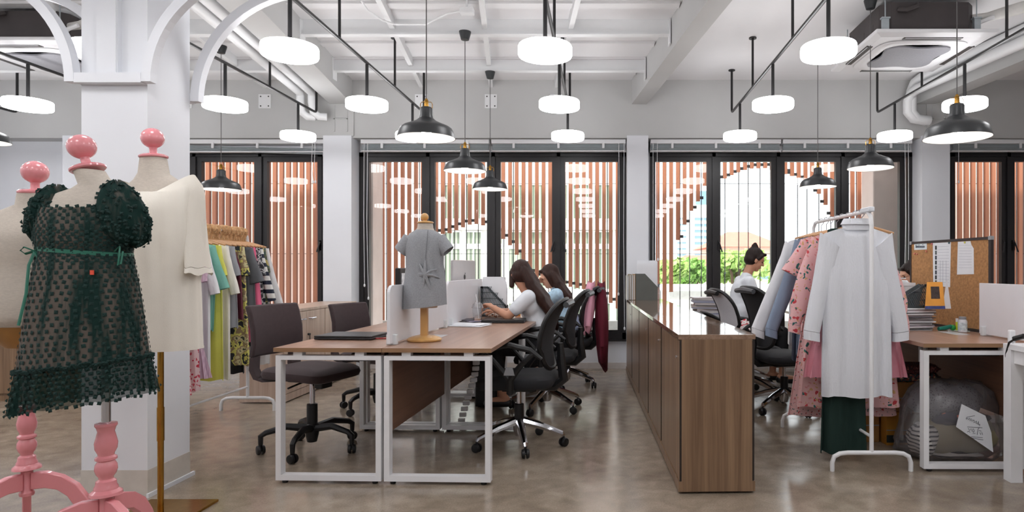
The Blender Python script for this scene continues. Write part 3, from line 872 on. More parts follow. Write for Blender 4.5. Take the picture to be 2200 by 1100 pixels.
# ------------------------------------------------------------------ long walnut cabinets
def walnut(label, c, rot, ln, w, h, gap_side):
    o = thing('walnut_cabinet', label, 'cabinet', (c[0], c[1], 0), rot, 'walnut low cabinets in a row')
    a, l = w / 2, ln / 2
    MB().box(-a + .018, a - .018, -l, l, .012, h - .026).build('body', CABW, o, smooth=False, bevel=.001)
    MB().box(-a, a, -l + .0005, l - .0005, h - .026, h).build('top', CABT, o, smooth=False, bevel=.0015)
    for s in (-1, 1):
        MB().box(s * (a - .0175) - .002, s * (a - .0175) + .002, l - .040, l - .001, .012, h - .027).build('pull_gap_shade', mat('recess_shade', (40, 30, 24), .8), o, smooth=False)  # dark strip stands in for the shade inside the door gap
        d = MB().box(s * (a - .016) - .0085, s * (a - .016) + .0085, -l + .003, l - .036, .07, h - .034)
        dd = d.build('door', CABW, o, smooth=False, bevel=.001)
        MB().box(s * (a - .016) - .0087, s * (a - .016) + .0087, -l + .001, -l + .003, .068, h - .032).build('edge_strip', mat('recess_shade', (40, 30, 24), .8), dd, smooth=False)  # gap shadow painted as a dark strip on the door's near edge
        MB().lathe([(.008, 0), (.008, .006)], (0, 0, 0), 10, m=Matrix.Translation((s * (a - .006), -l + .1, h - .13)) @ Matrix.Rotation(s * pi / 2, 4, 'Y')).build('lock', CHROME, dd)
        MB().box(s * (a - .010) - .008, s * (a - .010) + .008, -l + .002, l - .002, .012, .066).build('plinth', CABW, o, smooth=False)
    for sx in (-1, 1):
        for sy in (-1, 1):
            MB().lathe([(.015, 0), (.015, .012)], (sx * (a - .06), sy * (l - .05), 0), 8).build('foot', PLASTB, o)
CROT = R(1.9)
cx0, cy0, cw, cl = .396, 3.37, .41, .80
names = ['walnut cabinet at the near end of the long row, showing its end panel', 'second walnut cabinet of the long row from the end panel', 'third walnut cabinet of the long row, in the middle',
         'fourth walnut cabinet of the long row from the end panel', 'walnut cabinet under the file holders at the window end']
for k in range(5):
    lx, ly = cw / 2, cl / 2 + cl * k
    walnut(names[k], (cx0 + lx * cos(CROT) - ly * sin(CROT), cy0 + lx * sin(CROT) + ly * cos(CROT)), CROT, cl, cw, .838, 1)

# ------------------------------------------------------------------ pale cabinets by the left window
def pale(label, x0, y0, ln, w, h):
    o = thing('pale_cabinet', label, 'cabinet', (x0 + w / 2, y0 + ln / 2, 0), 0, 'pale wood cabinets by the left window')
    a, l = w / 2, ln / 2
    MB().box(-a, a - .018, -l, l - .004, .01, h - .026).build('body', CABL, o, smooth=False)
    MB().box(-a, a, -l, l - .004, h - .026, h).build('top', CABL, o, smooth=False, bevel=.0015)
    MB().box(a - .017, a - .003, -l, l - .004, .01, .075).build('plinth', CABL, o, smooth=False)
    for s in (-1, 1):
        y0_, y1_ = (-l + .003, -.0015) if s < 0 else (.0015, l - .012)
        d = MB().box(a - .017, a, y0_, y1_, .08, h - .03).build('door', CABL, o, smooth=False, bevel=.001)
        MB().tube([(a, s * .10 - .05, h - .1), (a + .022, s * .10 - .045, h - .1), (a + .022, s * .10 + .045, h - .1), (a, s * .10 + .05, h - .1)], .007, 8).build('handle', CHROME, d)
        if s > 0:
            k = MB().lathe([(.01, 0), (.01, .015)], (0, 0, 0), 10, m=Matrix.Translation((a, .03, h - .25)) @ Matrix.Rotation(pi / 2, 4, 'Y')).box(a + .012, a + .018, .01, .05, h - .26, h - .243).box(a + .015, a + .02, .028, .036, h - .34, h - .25)
            k.build('key', PLASTB, d)
pale('pale wood cabinet beside the left clothes rack, key in its lock', -3.19, 5.64, .82, .40, .815)
pale('pale wood cabinet against the window column', -3.19, 6.46, .82, .40, .815)
o = thing('wood_chest', 'low brown wooden chest behind the bare dress form', 'chest', (-5.55, 6.0, 0))
MB().box(-.75, .75, -.25, .25, .04, .60).build('body', CABW, o, smooth=False)
MB().box(-.77, .77, -.27, .27, .60, .625).build('top', CABW, o, smooth=False, bevel=.002)
MB().box(-.76, .76, -.26, .26, 0, .05).build('plinth', CABW, o, smooth=False)
for k in (-1, 1):
    d = MB().box(k * .37 - .355, k * .37 + .355, -.268, -.25, .07, .58).build('door', CABW, o, smooth=False, bevel=.001)
    MB().ball((k * .06, -.28, .35), .014, 10, 8).build('knob', CHROME, d)
# ------------------------------------------------------------------ office chairs
BROWN = mat('dark_brown_chair_cloth', (62, 48, 50), .85, var=.08, scale=40, bump=.12, bscale=300, sheen=.1)
BLKFAB = mat('black_chair_cloth', (24, 24, 28), .8, var=.1, scale=40, bump=.1, bscale=250)
MESH = mat('black_chair_mesh', (30, 30, 34), .7, var=.15, scale=120)
GREYP = mat('grey_plastic', (150, 152, 156), .4)
WMESH = mat('white_chair_mesh', (206, 204, 210), .6, var=.04, scale=90)
def starbase(o, legmat, style, rot, zc=.09, rad=.30):
    for k in range(5):
        a = rot + k * 2 * pi / 5
        c, s = cos(a), sin(a)
        if style == 'black':
            pts = [(c * .03, s * .03, zc + .055), (c * rad * .5, s * rad * .5, zc + .075), (c * (rad - .03), s * (rad - .03), zc + .045), (c * rad, s * rad, zc + .025), (c * rad, s * rad, .062)]
            rr = [.026, .022, .018, .017, .014]
        else:
            pts = [(c * .03, s * .03, zc + .075), (c * rad * .5, s * rad * .5, zc + .045), (c * (rad - .01), s * (rad - .01), zc - .005), (c * rad, s * rad, .07)]
            rr = [.028, .024, .018, .012]
        MB().tube(pts, rr, 8).build('leg', legmat, o)
        b = a + 1.1 + k
        m = Matrix.Translation((c * rad, s * rad, .03)) @ Matrix.Rotation(b, 4, 'Z') @ Matrix.Rotation(pi / 2, 4, 'X')
        w = MB()
        for sg in (-1, 1):
            w.lathe([(.012, sg * .026), (.026, sg * .023), (.030, sg * .014), (.030, sg * .006), (.012, sg * .004)], (0, 0, 0), 14, m=m)
        w.lathe([(.009, -.004), (.009, .004)], (0, 0, 0), 8, m=m)
        w.tube([(c * rad, s * rad, .03), (c * rad, s * rad, .068)], .008, 6)
        w.build('caster', PLASTB, o)
def roundrect(w, d, r, n=5):
    out = []
    for cx, cy, a0 in ((w - r, d - r, 0), (-w + r, d - r, pi / 2), (-w + r, -d + r, pi), (w - r, -d + r, 3 * pi / 2)):
        for i in range(n + 1):
            a = a0 + pi / 2 * i / n
            out.append((cx + r * cos(a), cy + r * sin(a)))
    return out
def seatpad(w, d, r, z, th, dome=.012, front=-.02):
    q = roundrect(w, d, r)
    def ring(k, zz): return [(x * k, y * k, zz + (front * ((y / d) ** 2) if y > 0 else 0)) for x, y in q]
    return MB().loft([ring(.88, z), ring(.97, z + th * .12), ring(1, z + th * .45), ring(.975, z + th * .8), ring(.9, z + th), ring(.5, z + th + dome)])
def task_chair(label, x, y, head, rot, seat=.50):
    """brown chair without arms; head = direction faced"""
    o = thing('task_chair', label, 'office chair', (x, y, 0), head - pi / 2, 'brown office chairs')
    seatpad(.24, .235, .09, seat - .015, .065).build('seat', BROWN, o)
    # J shaped back: a curved sheet from under the seat up
    prof = [(-.10, seat - .02), (-.20, seat - .03), (-.27, seat - .015), (-.305, seat + .04), (-.30, seat + .12), (-.285, seat + .20), (-.29, seat + .30), (-.315, seat + .40), (-.335, seat + .45)]
    def sheet(i0, i1, x0, x1, th=.035, nx=7, curve=.03):
        rings = []
        for (yy, zz) in prof[i0:i1 + 1]:
            r_ = []
            for j in range(nx):
                u = x0 + (x1 - x0) * j / (nx - 1)
                r_.append((u, yy + curve * (u / .21) ** 2, zz))
            for j in range(nx - 1, -1, -1):
                u = x0 + (x1 - x0) * j / (nx - 1)
                r_.append((u, yy - th + curve * (u / .21) ** 2, zz - .006))
            rings.append(r_)
        return MB().loft(rings)
    sheet(4, 8, -.21, .21, .04).build('backrest', BROWN, o, bevel=.012)
    for s in (-1, 1):
        sheet(0, 4, s * .205, s * .135, .035, 3).build('back_strap', BROWN, o, bevel=.006)
    sheet(0, 2, -.135, .135, .03, 3).build('back_base', BROWN, o, bevel=.006)
    MB().box(-.09, .09, -.12, .10, seat - .05, seat - .014).box(-.05, .05, .06, .12, seat - .09, seat - .03).build('mechanism', PLASTB, o, bevel=.008)
    MB().tube([(.05, 0, seat - .04), (.18, .02, seat - .05), (.24, .03, seat - .055)], .006, 6).build('lever', PLASTB, o)
    MB().lathe([(.034, .10), (.033, .30), (.03, .302)], (0, 0, 0), 16).build('lift_cover', PLASTB, o)
    MB().lathe([(.017, .29), (.017, seat - .03)], (0, 0, 0), 12).build('gas_lift', CHROME, o)
    MB().lathe([(.03, .055), (.04, .10), (.045, .16), (.034, .175)], (0, 0, 0), 16).build('hub', PLASTB, o)
    starbase(o, PLASTB, 'black', rot)
    return o
def mesh_chair(label, x, y, head, rot, seat=.47, backm=MESH, framem=PLASTB, lean=.16, group='black mesh office chairs', arms=True, top=.98):
    o = thing('mesh_chair', label, 'office chair', (x, y, 0), head - pi / 2, group)
    seatpad(.25, .25, .1, seat - .055, .075).build('seat', BLKFAB, o)
    H = top - seat - .02
    outl = []
    N = 40
    for i in range(N):
        a = 2 * pi * i / N
        c, s = cos(a), sin(a)
        u = .23 * math.copysign(abs(c) ** .55, c) * (1 - .12 * (s < -.3))
        v = .5 + .5 * math.copysign(abs(s) ** .6, s)
        yy = -.23 - lean * v - .05 * math.sin(v * pi) * -1 + .045 * (u / .23) ** 2
        outl.append((u, yy, seat + .06 + v * (H - .04)))
    MB().tube(outl, .016, 8, closed=True).build('back_frame', framem, o)
    rings = []
    for j in range(11):
        v = j / 10
        hw = .215 * (1 - abs(2 * v - 1) ** 5) ** .5 if 0 < v < 1 else .12
        r_ = []
        for i in range(9):
            u = -hw + 2 * hw * i / 8
            r_.append((u, -.23 - lean * v + .05 * math.sin(v * pi) + .045 * (u / .23) ** 2, seat + .06 + v * (H - .04)))
        r_ += [(p[0], p[1] - .008, p[2]) for p in reversed(r_)]
        rings.append(r_)
    MB().loft(rings).build('back_mesh', backm, o)
    MB().tube([(-.15, -.245 - lean, top - .03), (0, -.26 - lean, top - .02), (.15, -.245 - lean, top - .03)], [.020, .026, .020], 8).build('top_rail', mat('dark_grey_plastic', (70, 72, 76), .4) if backm is MESH else framem, o)
    MB().tube([(0, -.10, seat - .07), (0, -.24, seat - .07), (0, -.30, seat - .02), (0, -.285, seat + .09), (0, -.25 - lean * .3, seat + .22)], [.03, .032, .034, .03, .02], 8).build('back_bracket', framem, o)
    if arms:
        for s in (-1, 1):
            X = s * .29
            loop = [(X, -.20, seat + .15), (X, -.13, seat + .205), (X, .0, seat + .235), (X, .12, seat + .215), (X, .20, seat + .165)]
            a = thing_arm = MB().tube(loop, [.012, .018, .02, .018, .012], 8).build('armrest', framem, o)
            ybr = MB()
            ybr.tube([(X, -.15, seat + .185), (X, -.06, seat + .10), (X, 0, seat + .02), (X * .97, 0, seat - .06), (s * .16, 0, seat - .075)], [.015, .018, .024, .024, .018], 8)
            ybr.tube([(X, .15, seat + .19), (X, .07, seat + .10), (X, 0, seat + .02)], [.013, .016, .02], 8)
            ybr.build('arm_bracket', framem, o)
            MB().prism([(-.035, seat + .05), (.035, seat + .05), (.02, seat + .1), (-.02, seat + .1)], X + s * .014, X + s * .024, 'yz').build('arm_badge', GREYP, o, smooth=False)
    MB().box(-.09, .09, -.13, .10, seat - .095, seat - .05).build('mechanism', PLASTB, o, bevel=.008)
    MB().lathe([(.033, .13), (.032, .28), (.028, .282)], (0, 0, 0), 16).build('lift_cover', PLASTB, o)
    MB().lathe([(.016, .27), (.016, seat - .07)], (0, 0, 0), 12).build('gas_lift', CHROME, o)
    MB().lathe([(.028, .07), (.038, .10), (.042, .17), (.032, .18)], (0, 0, 0), 16).build('hub', CHROME, o)
    starbase(o, CHROME, 'chrome', rot)
    return o
task_chair('dark brown armless office chair facing the closed laptop', -1.90, 4.2, R(-17), R(20), .50)
task_chair('dark brown armless office chair in front of the pale cabinets', -1.90, 5.42, R(-22), R(70), .44)
mesh_chair('empty black mesh chair with chrome base at the desk of the child dress form', -.56, 4.30, R(176), R(55), .47, lean=.09)
mesh_chair('black mesh chair under the long-haired woman', -.47, 5.42, R(174), R(20), .47, top=1.0, lean=.12)
mesh_chair('black chair with pink and maroon clothes over its back', -.36, 6.48, R(172), R(-35), .47, top=1.0, lean=.10)
mesh_chair('white backed office chair beside the magazine stack', 1.36, 5.98, R(10), R(30), .47, WMESH, PLASTB, .12, 'white backed office chairs', top=.99)
mesh_chair('empty black mesh chair between the cabinets and the hanging dresses', 1.52, 5.38, R(15), R(-65), .47, top=1.03, arms=False, lean=.12)
mesh_chair('black chair under the woman with hair bun', 1.40, 6.55, R(4), R(15), .47, top=.74, arms=False)
mesh_chair('chair under the woman behind the cork board', 3.42, 6.72, R(178), R(15), .47, top=.9, arms=False)

# ------------------------------------------------------------------ clothes racks and clothes
RACKW = WPOWDER
def rack(label, x, ya, yb, zr, half):
    o = thing('clothes_rack', label, 'clothes rack', (x, (ya + yb) / 2, 0), 0, 'white clothes racks')
    h = (yb - ya) / 2
    for s in (-1, 1):
        y = s * h
        MB().tube([(-half, y, 0), (-half, y, .05), (-half + .012, y, .085), (-half + .045, y, .102), (-half + .09, y, .107), (0, y, .107), (half - .09, y, .107), (half - .045, y, .102), (half - .012, y, .085), (half, y, .05), (half, y, 0)], .0135, 10).build('foot', RACKW, o)
        MB().tube([(0, y, .107), (0, y, zr - .09), (0, y - s * .012, zr - .035), (0, y - s * .05, zr - .004), (0, y - s * .1, zr)], .0125, 10).build('post', RACKW, o)
    MB().tube([(0, -h + .1, zr), (0, h - .1, zr)], .0125, 10).build('rail', CHROME if half < .2 else RACKW, o)
    MB().tube([(0, -h, .20), (0, h, .20)], .009, 8).build('base_bar', RACKW, o)
    return o
HWOOD = mat('hanger_wood', (186, 140, 96), .5, var=.1)
RAFFIA = mat('raffia_wrap', (196, 154, 110), .9, var=.3, scale=60, bump=.6, bscale=120)
def hanger(label, x, y, zr, w, raffia, material=HWOOD, drop=.085, tilt=0):
    o = thing('clothes_hanger', label, 'hanger', (x, y, zr), tilt, 'clothes hangers')
    z = -drop
    MB().tube([(-w, 0, z - w * .22), (-w * .5, 0, z - w * .09), (0, 0, z + .004), (w * .5, 0, z - w * .09), (w, 0, z - w * .22)], [.008, .011, .012, .011, .008], 8).build('bar', material, o)
    hk = [(0, 0, z), (0, 0, -.03), (.012, 0, -.018), (.0175, 0, 0), (.012, 0, .014), (0, 0, .0178), (-.012, 0, .014), (-.017, 0, .004)]
    if raffia:
        q = random.Random(int(y * 1000))
        MB().tube([(p[0] * 1.25 + q.uniform(-.004, .004), q.uniform(-.006, .006), p[2] * 1.2 + q.uniform(-.003, .003)) for p in hk], [.017 + q.uniform(0, .007) for _ in hk], 7).build('raffia_hook', RAFFIA, o)
    else:
        MB().tube(hk, .003, 6).build('hook', CHROME, o)
    return o
def garment(name, label, cat, x, y, zr, m, sh=.20, chest=.22, hem=.24, ln=.75, dep=.035, sleeve=None, sl=.2, sw=.075, flare=.0, fold=.012, nf=7, drop=.095, neck=.07, group=None,
            tiers=(), tilt=0.0, collar=None, cm=None, waist=None, splay=.28, spread=.0):
    """clothing hanging in the plane across the rail; parts: body, sleeves, tiers, collar"""
    o = thing(name, label, cat, (x, y, zr), tilt, group)
    z0 = -drop + .012
    N, K = 44, 15
    seed = sum(ord(ch) for ch in label) % 1000
    def halfw(v):
        if v < .28: w = sh + (chest - sh) * (v / .28)
        else:
            t = (v - .28) / .72
            w = chest + (hem - chest) * t
            if waist: w += (waist - (chest + (hem - chest) * .35)) * math.exp(-((t - .3) / .2) ** 2)
        return w
    rings = []
    for i in range(K + 1):
        v = i / K
        w = halfw(v); d = dep * (.3 + .7 * min(1, v * 3)) * (1 + flare * v)
        sl_ = .36 * max(0, 1 - v * 2.2)
        r_ = []
        for j in range(N):
            a = 2 * pi * j / N
            c, s = cos(a), sin(a)
            xx = w * math.copysign(abs(c) ** .8, c)
            amp = fold * v ** .8
            yy = d * math.copysign(abs(s) ** .7, s) + amp * sin(nf * a + seed) + .5 * amp * sin((nf * 2 + 1) * a + seed * 2)
            nk = 0
            if v == 0 and abs(xx) < neck: nk = -.02 if s > 0 else -.035
            zz = z0 - v * ln - sl_ * max(0, abs(xx) - neck * .6) * .9 + nk + (.006 * sin(5 * a + seed) if v == 1 else 0)
            r_.append((xx, yy, zz))
        rings.append(r_)
    b = MB().loft(rings, True, False).build('body', m, o, ang=70)
    for (v, grow, l2) in tiers:
        w = halfw(v) ; rr = []
        for i in range(6):
            t = i / 5
            r_ = []
            for j in range(60):
                a = 2 * pi * j / 60; c, s = cos(a), sin(a)
                amp = .004 + .016 * t
                r_.append(((w * (1 + grow * t) + .004) * math.copysign(abs(c) ** .8, c) + amp * sin(15 * a), (dep * (1.1 + .6 * t)) * math.copysign(abs(s) ** .7, s) + amp * sin(15 * a + 1), z0 - v * ln - t * l2))
            rr.append(r_)
        MB().loft(rr, False, False).build('ruffle', m, o, ang=70)
    if sleeve:
        for s in (-1, 1):
            zs = z0 - .36 * (sh - neck * .6) * .9 - .010 - sw * .30
            x0_ = s * (sh - .015 - sw * .22)
            st = 8
            rr = []
            for i in range(st + 1):
                t = i / st
                if sleeve == 'puff': w = sw * (1 + .35 * sin(t * pi)) * (1 if t < .85 else .7)
                elif sleeve == 'bell': w = sw * (1 + .5 * t)
                else: w = sw * (1 - .25 * t)
                cx_ = x0_ + s * (splay * sl * t + spread * t)
                cz = zs - sl * t * (1 - .2 * splay)
                n = 16; r_ = []
                for j in range(n):
                    a = 2 * pi * j / n
                    r_.append((cx_ + s * w * .55 * cos(a), dep * .75 * sin(a) * (1 + .3 * t) + .005 * sin(4 * a + i), cz + w * .5 * cos(a) * (.9 if i == 0 else splay) ))
                rr.append(r_)
            sv = MB().loft(rr, True, False).build('sleeve', m, o, ang=70)
            if sleeve in ('long', 'puff') and sl > .35:
                MB().loft([[(p[0], p[1] * 1.06, p[2] - .002) for p in rr[-1]], [(p[0], p[1] * 1.06, p[2] - .055) for p in rr[-1]]], False, False).build('cuff', cm or m, sv, ang=70)
    if collar:
        q = []
        n = 20
        r0 = [(neck * cos(2 * pi * j / n), .032 * sin(2 * pi * j / n), z0 - .025) for j in range(n)]
        r1 = [(neck * .88 * cos(2 * pi * j / n), .03 * sin(2 * pi * j / n), z0 + collar) for j in range(n)]
        r2 = [(neck * 1.12 * cos(2 * pi * j / n), .042 * sin(2 * pi * j / n), z0 + collar * .2) for j in range(n)]
        MB().loft([r0, r1, r2], False, False).build('collar', m, o, ang=70)
    return o
LRX, LRZ = -2.963, 1.485
rack('white clothes rack full of colourful clothes by the left window', LRX, 4.1, 5.36, LRZ, .222)
HEARTS = spots('red_hearts_print', (240, 208, 210), [(205, 60, 80), (214, 90, 105)], 26, .30)
LILAC = stripes('lilac_pinstripe', (218, 190, 206), (205, 172, 192), 90, 0, .5)
CAMO = camo('yellow_camouflage', [(46, 48, 52), (212, 206, 112), (150, 128, 96), (196, 186, 140), (70, 72, 58)], 16)
CAMO2 = camo('dark_camouflage', [(40, 48, 46), (92, 96, 70), (60, 80, 74), (176, 160, 100)], 18)
MONO = camo('black_white_print', [(36, 36, 40), (200, 200, 200), (90, 92, 96), (40, 40, 42)], 26)
NAVY = stripes('navy_stripe', (222, 220, 216), (30, 36, 56), 14, 2, .45)
cloth = lambda n, c, **k: mat(n, c, .85, var=.05, scale=9, bump=.12, bscale=220, **k)
gl = 'clothes hanging on the left rack'
LR = [
    (4.20, 'dress', 'pale pink dress with red hearts, at the column end of the left rack', 'red hearts dress', HEARTS, dict(ln=1.05, sleeve='short', sl=.2, hem=.27)),
    (4.26, 'blouse', 'white short sleeved blouse beside the red hearts dress', 'white blouse', cloth('soft_white_cloth', (236, 230, 230)), dict(ln=.72, sleeve='short', sl=.22, hem=.24)),
    (4.32, 'dress', 'red hearts dress with long skirt on the left rack, second one', 'second red hearts dress', HEARTS, dict(ln=1.04, hem=.25)),
    (4.38, 'dress', 'lilac dress with a ruffled hem on the left rack', 'lilac dress', LILAC, dict(ln=.78, sleeve='puff', sl=.24, hem=.23, tiers=((.98, .16, .2),))),
    (4.48, 'tunic', 'long white tunic between lilac dress and teal blouse', 'white tunic', cloth('white_tunic_cloth', (232, 232, 234)), dict(ln=.95, sleeve='short', sl=.33, hem=.22)),
    (4.56, 'blouse', 'teal green blouse on the left rack', 'teal blouse', cloth('teal_cloth', (120, 178, 162)), dict(ln=.66, sleeve='bell', sl=.30, hem=.20)),
    (4.63, 'dress', 'bright yellow dress on the left rack', 'yellow dress', cloth('yellow_cloth', (216, 214, 98)), dict(ln=1.02, sleeve='short', sl=.2, hem=.23)),
    (4.72, 'dress', 'cream dress with elbow sleeves beside the yellow one', 'cream dress', cloth('cream_cloth', (232, 228, 218)), dict(ln=1.03, sleeve='short', sl=.34, hem=.22)),
    (4.80, 'shirt', 'grey marl shirt beside the cream dress', 'grey shirt', cloth('grey_marl', (150, 152, 156)), dict(ln=.66, sleeve='short', sl=.2)),
    (4.86, 'top', 'maroon top peeking between grey shirt and camouflage dress', 'maroon top', cloth('maroon_cloth', (92, 30, 44)), dict(ln=.6, sleeve=None, sh=.17)),
    (4.93, 'dress', 'yellow camouflage dress on the left rack', 'yellow camouflage dress', CAMO, dict(ln=.96, sleeve='short', sl=.2, hem=.25)),
    (5.00, 'trousers', 'black trousers hanging low on the left rack', 'black trousers', cloth('black_cloth', (30, 30, 34)), dict(ln=1.03, sh=.15, chest=.15, hem=.17)),
    (5.05, 'shirt', 'dark grey shirt beside the yellow camouflage dress', 'dark grey shirt', cloth('dark_grey_cloth', (96, 98, 102)), dict(ln=.62, sleeve='bell', sl=.26)),
    (5.11, 'dress', 'hot pink dress on the left rack', 'hot pink dress', cloth('hot_pink_cloth', (232, 110, 144)), dict(ln=.80, sleeve=None, hem=.28)),
    (5.16, 'blouse', 'black and white printed blouse on the left rack', 'printed blouse', MONO, dict(ln=.62, sleeve='short', sl=.2)),
    (5.20, 'shirt', 'navy striped shirt near the window end of the left rack', 'navy striped shirt', NAVY, dict(ln=.66, sleeve='short', sl=.42, sw=.07)),
    (5.24, 'blouse', 'dark camouflage blouse beside the navy striped shirt', 'dark camouflage blouse', CAMO2, dict(ln=.85, sleeve='short', sl=.18)),
    (5.29, 'coat', 'long pale coat at the window end of the left rack', 'pale coat', cloth('pale_coat_cloth', (222, 220, 220)), dict(ln=1.0, sleeve='long', sl=.55, hem=.22)),
]
for (y, nm, lab, short, m, kw) in LR:
    hanger('raffia-wrapped hanger holding the %s' % short, LRX, y, LRZ, .19, True)
    garment(nm, lab, nm, LRX, y, LRZ, m, group=gl, dep=.028, **kw)
RRX, RRZ = 1.573, 1.526
rack('white clothes rack with pink dresses beside the right desks', RRX, 3.76, 4.80, RRZ, .23)
tagp = thing('paper_tag', 'white paper tag taped round the corner of the right rack', 'tag', (RRX, 3.80, RRZ + .004))
MB().box(-.018, .018, -.045, .085, -.012, .018).build('tape', mat('tape_white', (226, 230, 236), .6), tagp, bevel=.006)
LINEN = mat('white_linen', (226, 228, 234), .85, var=.03, scale=5, bump=.25, bscale=160, stretch=(1, 1, .35))
PINKC = cloth('rose_pink_cloth', (224, 152, 166))
FLORAL = spots('pink_floral_print', (232, 184, 184), [(200, 72, 78), (58, 108, 104), (222, 150, 150), (214, 168, 120)], 15, .21)
FLORAL2 = spots('small_floral_print', (230, 186, 186), [(196, 84, 84), (110, 120, 116)], 34, .22)
SLATE = cloth('slate_blue_cloth', (132, 146, 168))
gr = 'clothes hanging on the right rack'
RR = [
    (3.90, 'long_shirt', 'long white linen shirt hanging at the front of the right rack', 'long white shirt', LINEN, dict(sh=.195, chest=.20, hem=.21, ln=1.03, sleeve='long', sl=.57, sw=.115, dep=.05, splay=.20, collar=.045, fold=.016, nf=6, neck=.085), 'shirt'),
    (4.00, 'dress', 'rose pink dress with a ruffled hem, behind the long white shirt', 'rose pink dress', PINKC, dict(sh=.18, chest=.20, hem=.27, ln=.72, splay=.12, sleeve='puff', sl=.62, tiers=((.96, .16, .24),), nf=9), 'dress'),
    (4.11, 'dress', 'pink floral dress with puffed cuffs on the right rack', 'pink floral dress', FLORAL, dict(sh=.22, chest=.24, hem=.33, ln=1.14, sleeve='puff', sl=.55, sw=.1, splay=.3, nf=8), 'dress'),
    (4.22, 'dress', 'long pink dress with small flowers on the right rack', 'small flower dress', FLORAL2, dict(sh=.2, hem=.36, ln=1.22, sleeve=None, nf=9), 'dress'),
    (4.32, 'blouse', 'pink floral blouse with short sleeves on the right rack', 'floral blouse', FLORAL, dict(sh=.23, ln=.7, sleeve='bell', sl=.22, splay=.5), 'blouse'),
    (4.43, 'shirt', 'slate blue shirt with long sleeves on the right rack', 'slate blue shirt', SLATE, dict(sh=.23, ln=.85, sleeve='long', sl=.62, sw=.1, splay=.35), 'shirt'),
    (4.52, 'jacket', 'dark navy jacket between slate blue and white shirts', 'navy jacket', cloth('navy_cloth', (58, 66, 86)), dict(sh=.2, ln=.9, sleeve=None, hem=.24), 'jacket'),
    (4.62, 'shirt', 'white shirt with long sleeves at the window end of the right rack', 'white shirt', cloth('clean_white_cloth', (234, 234, 238)), dict(sh=.24, ln=.8, sleeve='long', sl=.64, sw=.11, splay=.40), 'shirt'),
]
for (y, nm, lab, short, m, kw, cat) in RR:
    hanger('wooden hanger holding the %s' % short, RRX, y, RRZ, .19, False, HWOOD)
    garment(nm, lab, cat, RRX - (.036 if nm == 'long_shirt' else 0), y, RRZ, m, group=gr, **kw)
hanger('black hanger holding the dark green trousers', RRX, 3.955, RRZ, .15, False, PLASTB, drop=.09)
garment('trousers', 'dark green trousers trailing to the floor under the white shirt', 'trousers', RRX - .09, 3.955, RRZ - .001, cloth('dark_green_cloth', (16, 44, 38)), sh=.10, chest=.115, hem=.145, ln=1.385, dep=.028, fold=.02, nf=5, group=gr)
# ------------------------------------------------------------------ dress forms
PINK = mat('glossy_pink_paint', (226, 142, 148), .22, var=.02, coat=.5)
LIN = mat('linen_cover', (196, 186, 174), .9, var=.07, scale=70, bump=.2, bscale=260, stretch=(1, 1, 3))
OAK = mat('light_oak', (206, 158, 96), .35, var=.12, scale=18, stretch=(1, 1, .2), coat=.2)
GOLD = mat('golden_wood', (150, 104, 46), .4, var=.15, scale=14)
def ell(cx, cy, z, rx, ry, n=28, e=1.0):
    return [(cx + rx * math.copysign(abs(cos(2 * pi * k / n)) ** e, cos(2 * pi * k / n)), cy + ry * math.copysign(abs(sin(2 * pi * k / n)) ** e, sin(2 * pi * k / n)), z) for k in range(n)]
def knob_set(o, cx, cy, z, k, lean, material, flat=1.0):
    m = Matrix.Translation((cx, cy, z)) @ Matrix.Rotation(lean, 4, 'Y')
    MB().lathe([(.054 * k, -.004), (.058 * k, 0), (.058 * k, .006), (.05 * k, .012), (.02 * k, .014)], n=28, m=m).build('neck_cap', material, o)
    MB().lathe([(.020 * k, .012), (.016 * k, .02), (.015 * k, .04), (.019 * k, .052)], n=16, m=m).build('knob_stem', material, o)
    MB().ball((0, 0, .084 * k + .004), (.047 * k, .047 * k, .046 * k), 24, 16, m).build('knob', material, o)
POST = [(.012, .625), (.034, .621), (.035, .612), (.030, .604), (.026, .59), (.031, .57), (.036, .548), (.034, .527), (.026, .51), (.025, .503), (.034, .496), (.034, .488), (.026, .483), (.034, .468), (.0355, .452), (.031, .436),
        (.023, .424), (.023, .417), (.031, .41), (.033, .395), (.037, .388), (.038, .38), (.05, .37), (.052, .36), (.03, .357), (.022, .35), (.022, .27), (.028, .262), (.026, .25)]
def pink_stand(o, rot, ztop, k=1.0):
    MB().lathe([(r_ * k, z) for r_, z in POST], (0, 0, 0), 24).build('turned_post', PINK, o)
    MB().tube([(0, 0, .6), (0, 0, ztop)], .0145, 14).build('steel_pole', CHROME, o)
    up = [(.02, .345), (.07, .345), (.13, .325), (.185, .285), (.225, .225), (.25, .16), (.275, .10), (.31, .065), (.345, .06), (.36, .035), (.355, .0)]
    lo = [(.02, .275), (.07, .278), (.115, .268), (.15, .24), (.18, .19), (.205, .12), (.235, .055), (.275, .015), (.31, .0)]
    poly = up + lo[::-1]
    for j in range(3):
        m = Matrix.Rotation(rot + j * 2 * pi / 3, 4, 'Z')
        n = len(up)
        lo2 = [lo[min(len(lo) - 1, int(round(i * (len(lo) - 1) / (n - 1))))] for i in range(n)]
        g = MB()
        rings = []
        for i in range(n):
            (r1, z1), (r2, z2) = up[i], lo2[i]
            rings.append([tuple(m @ Vector(p)) for p in ((r1, -.015, z1), (r1, .015, z1), (r2, .015, z2), (r2, -.015, z2))])
        g.loft(rings).build('leg', PINK, o, bevel=.004)
def torso(o, rings, n=32, m=LIN):
    return MB().loft([ell(cx, cy, z, rx, ry, n, .92) for cx, cy, z, rx, ry in rings]).build('torso', m, o, ang=80)
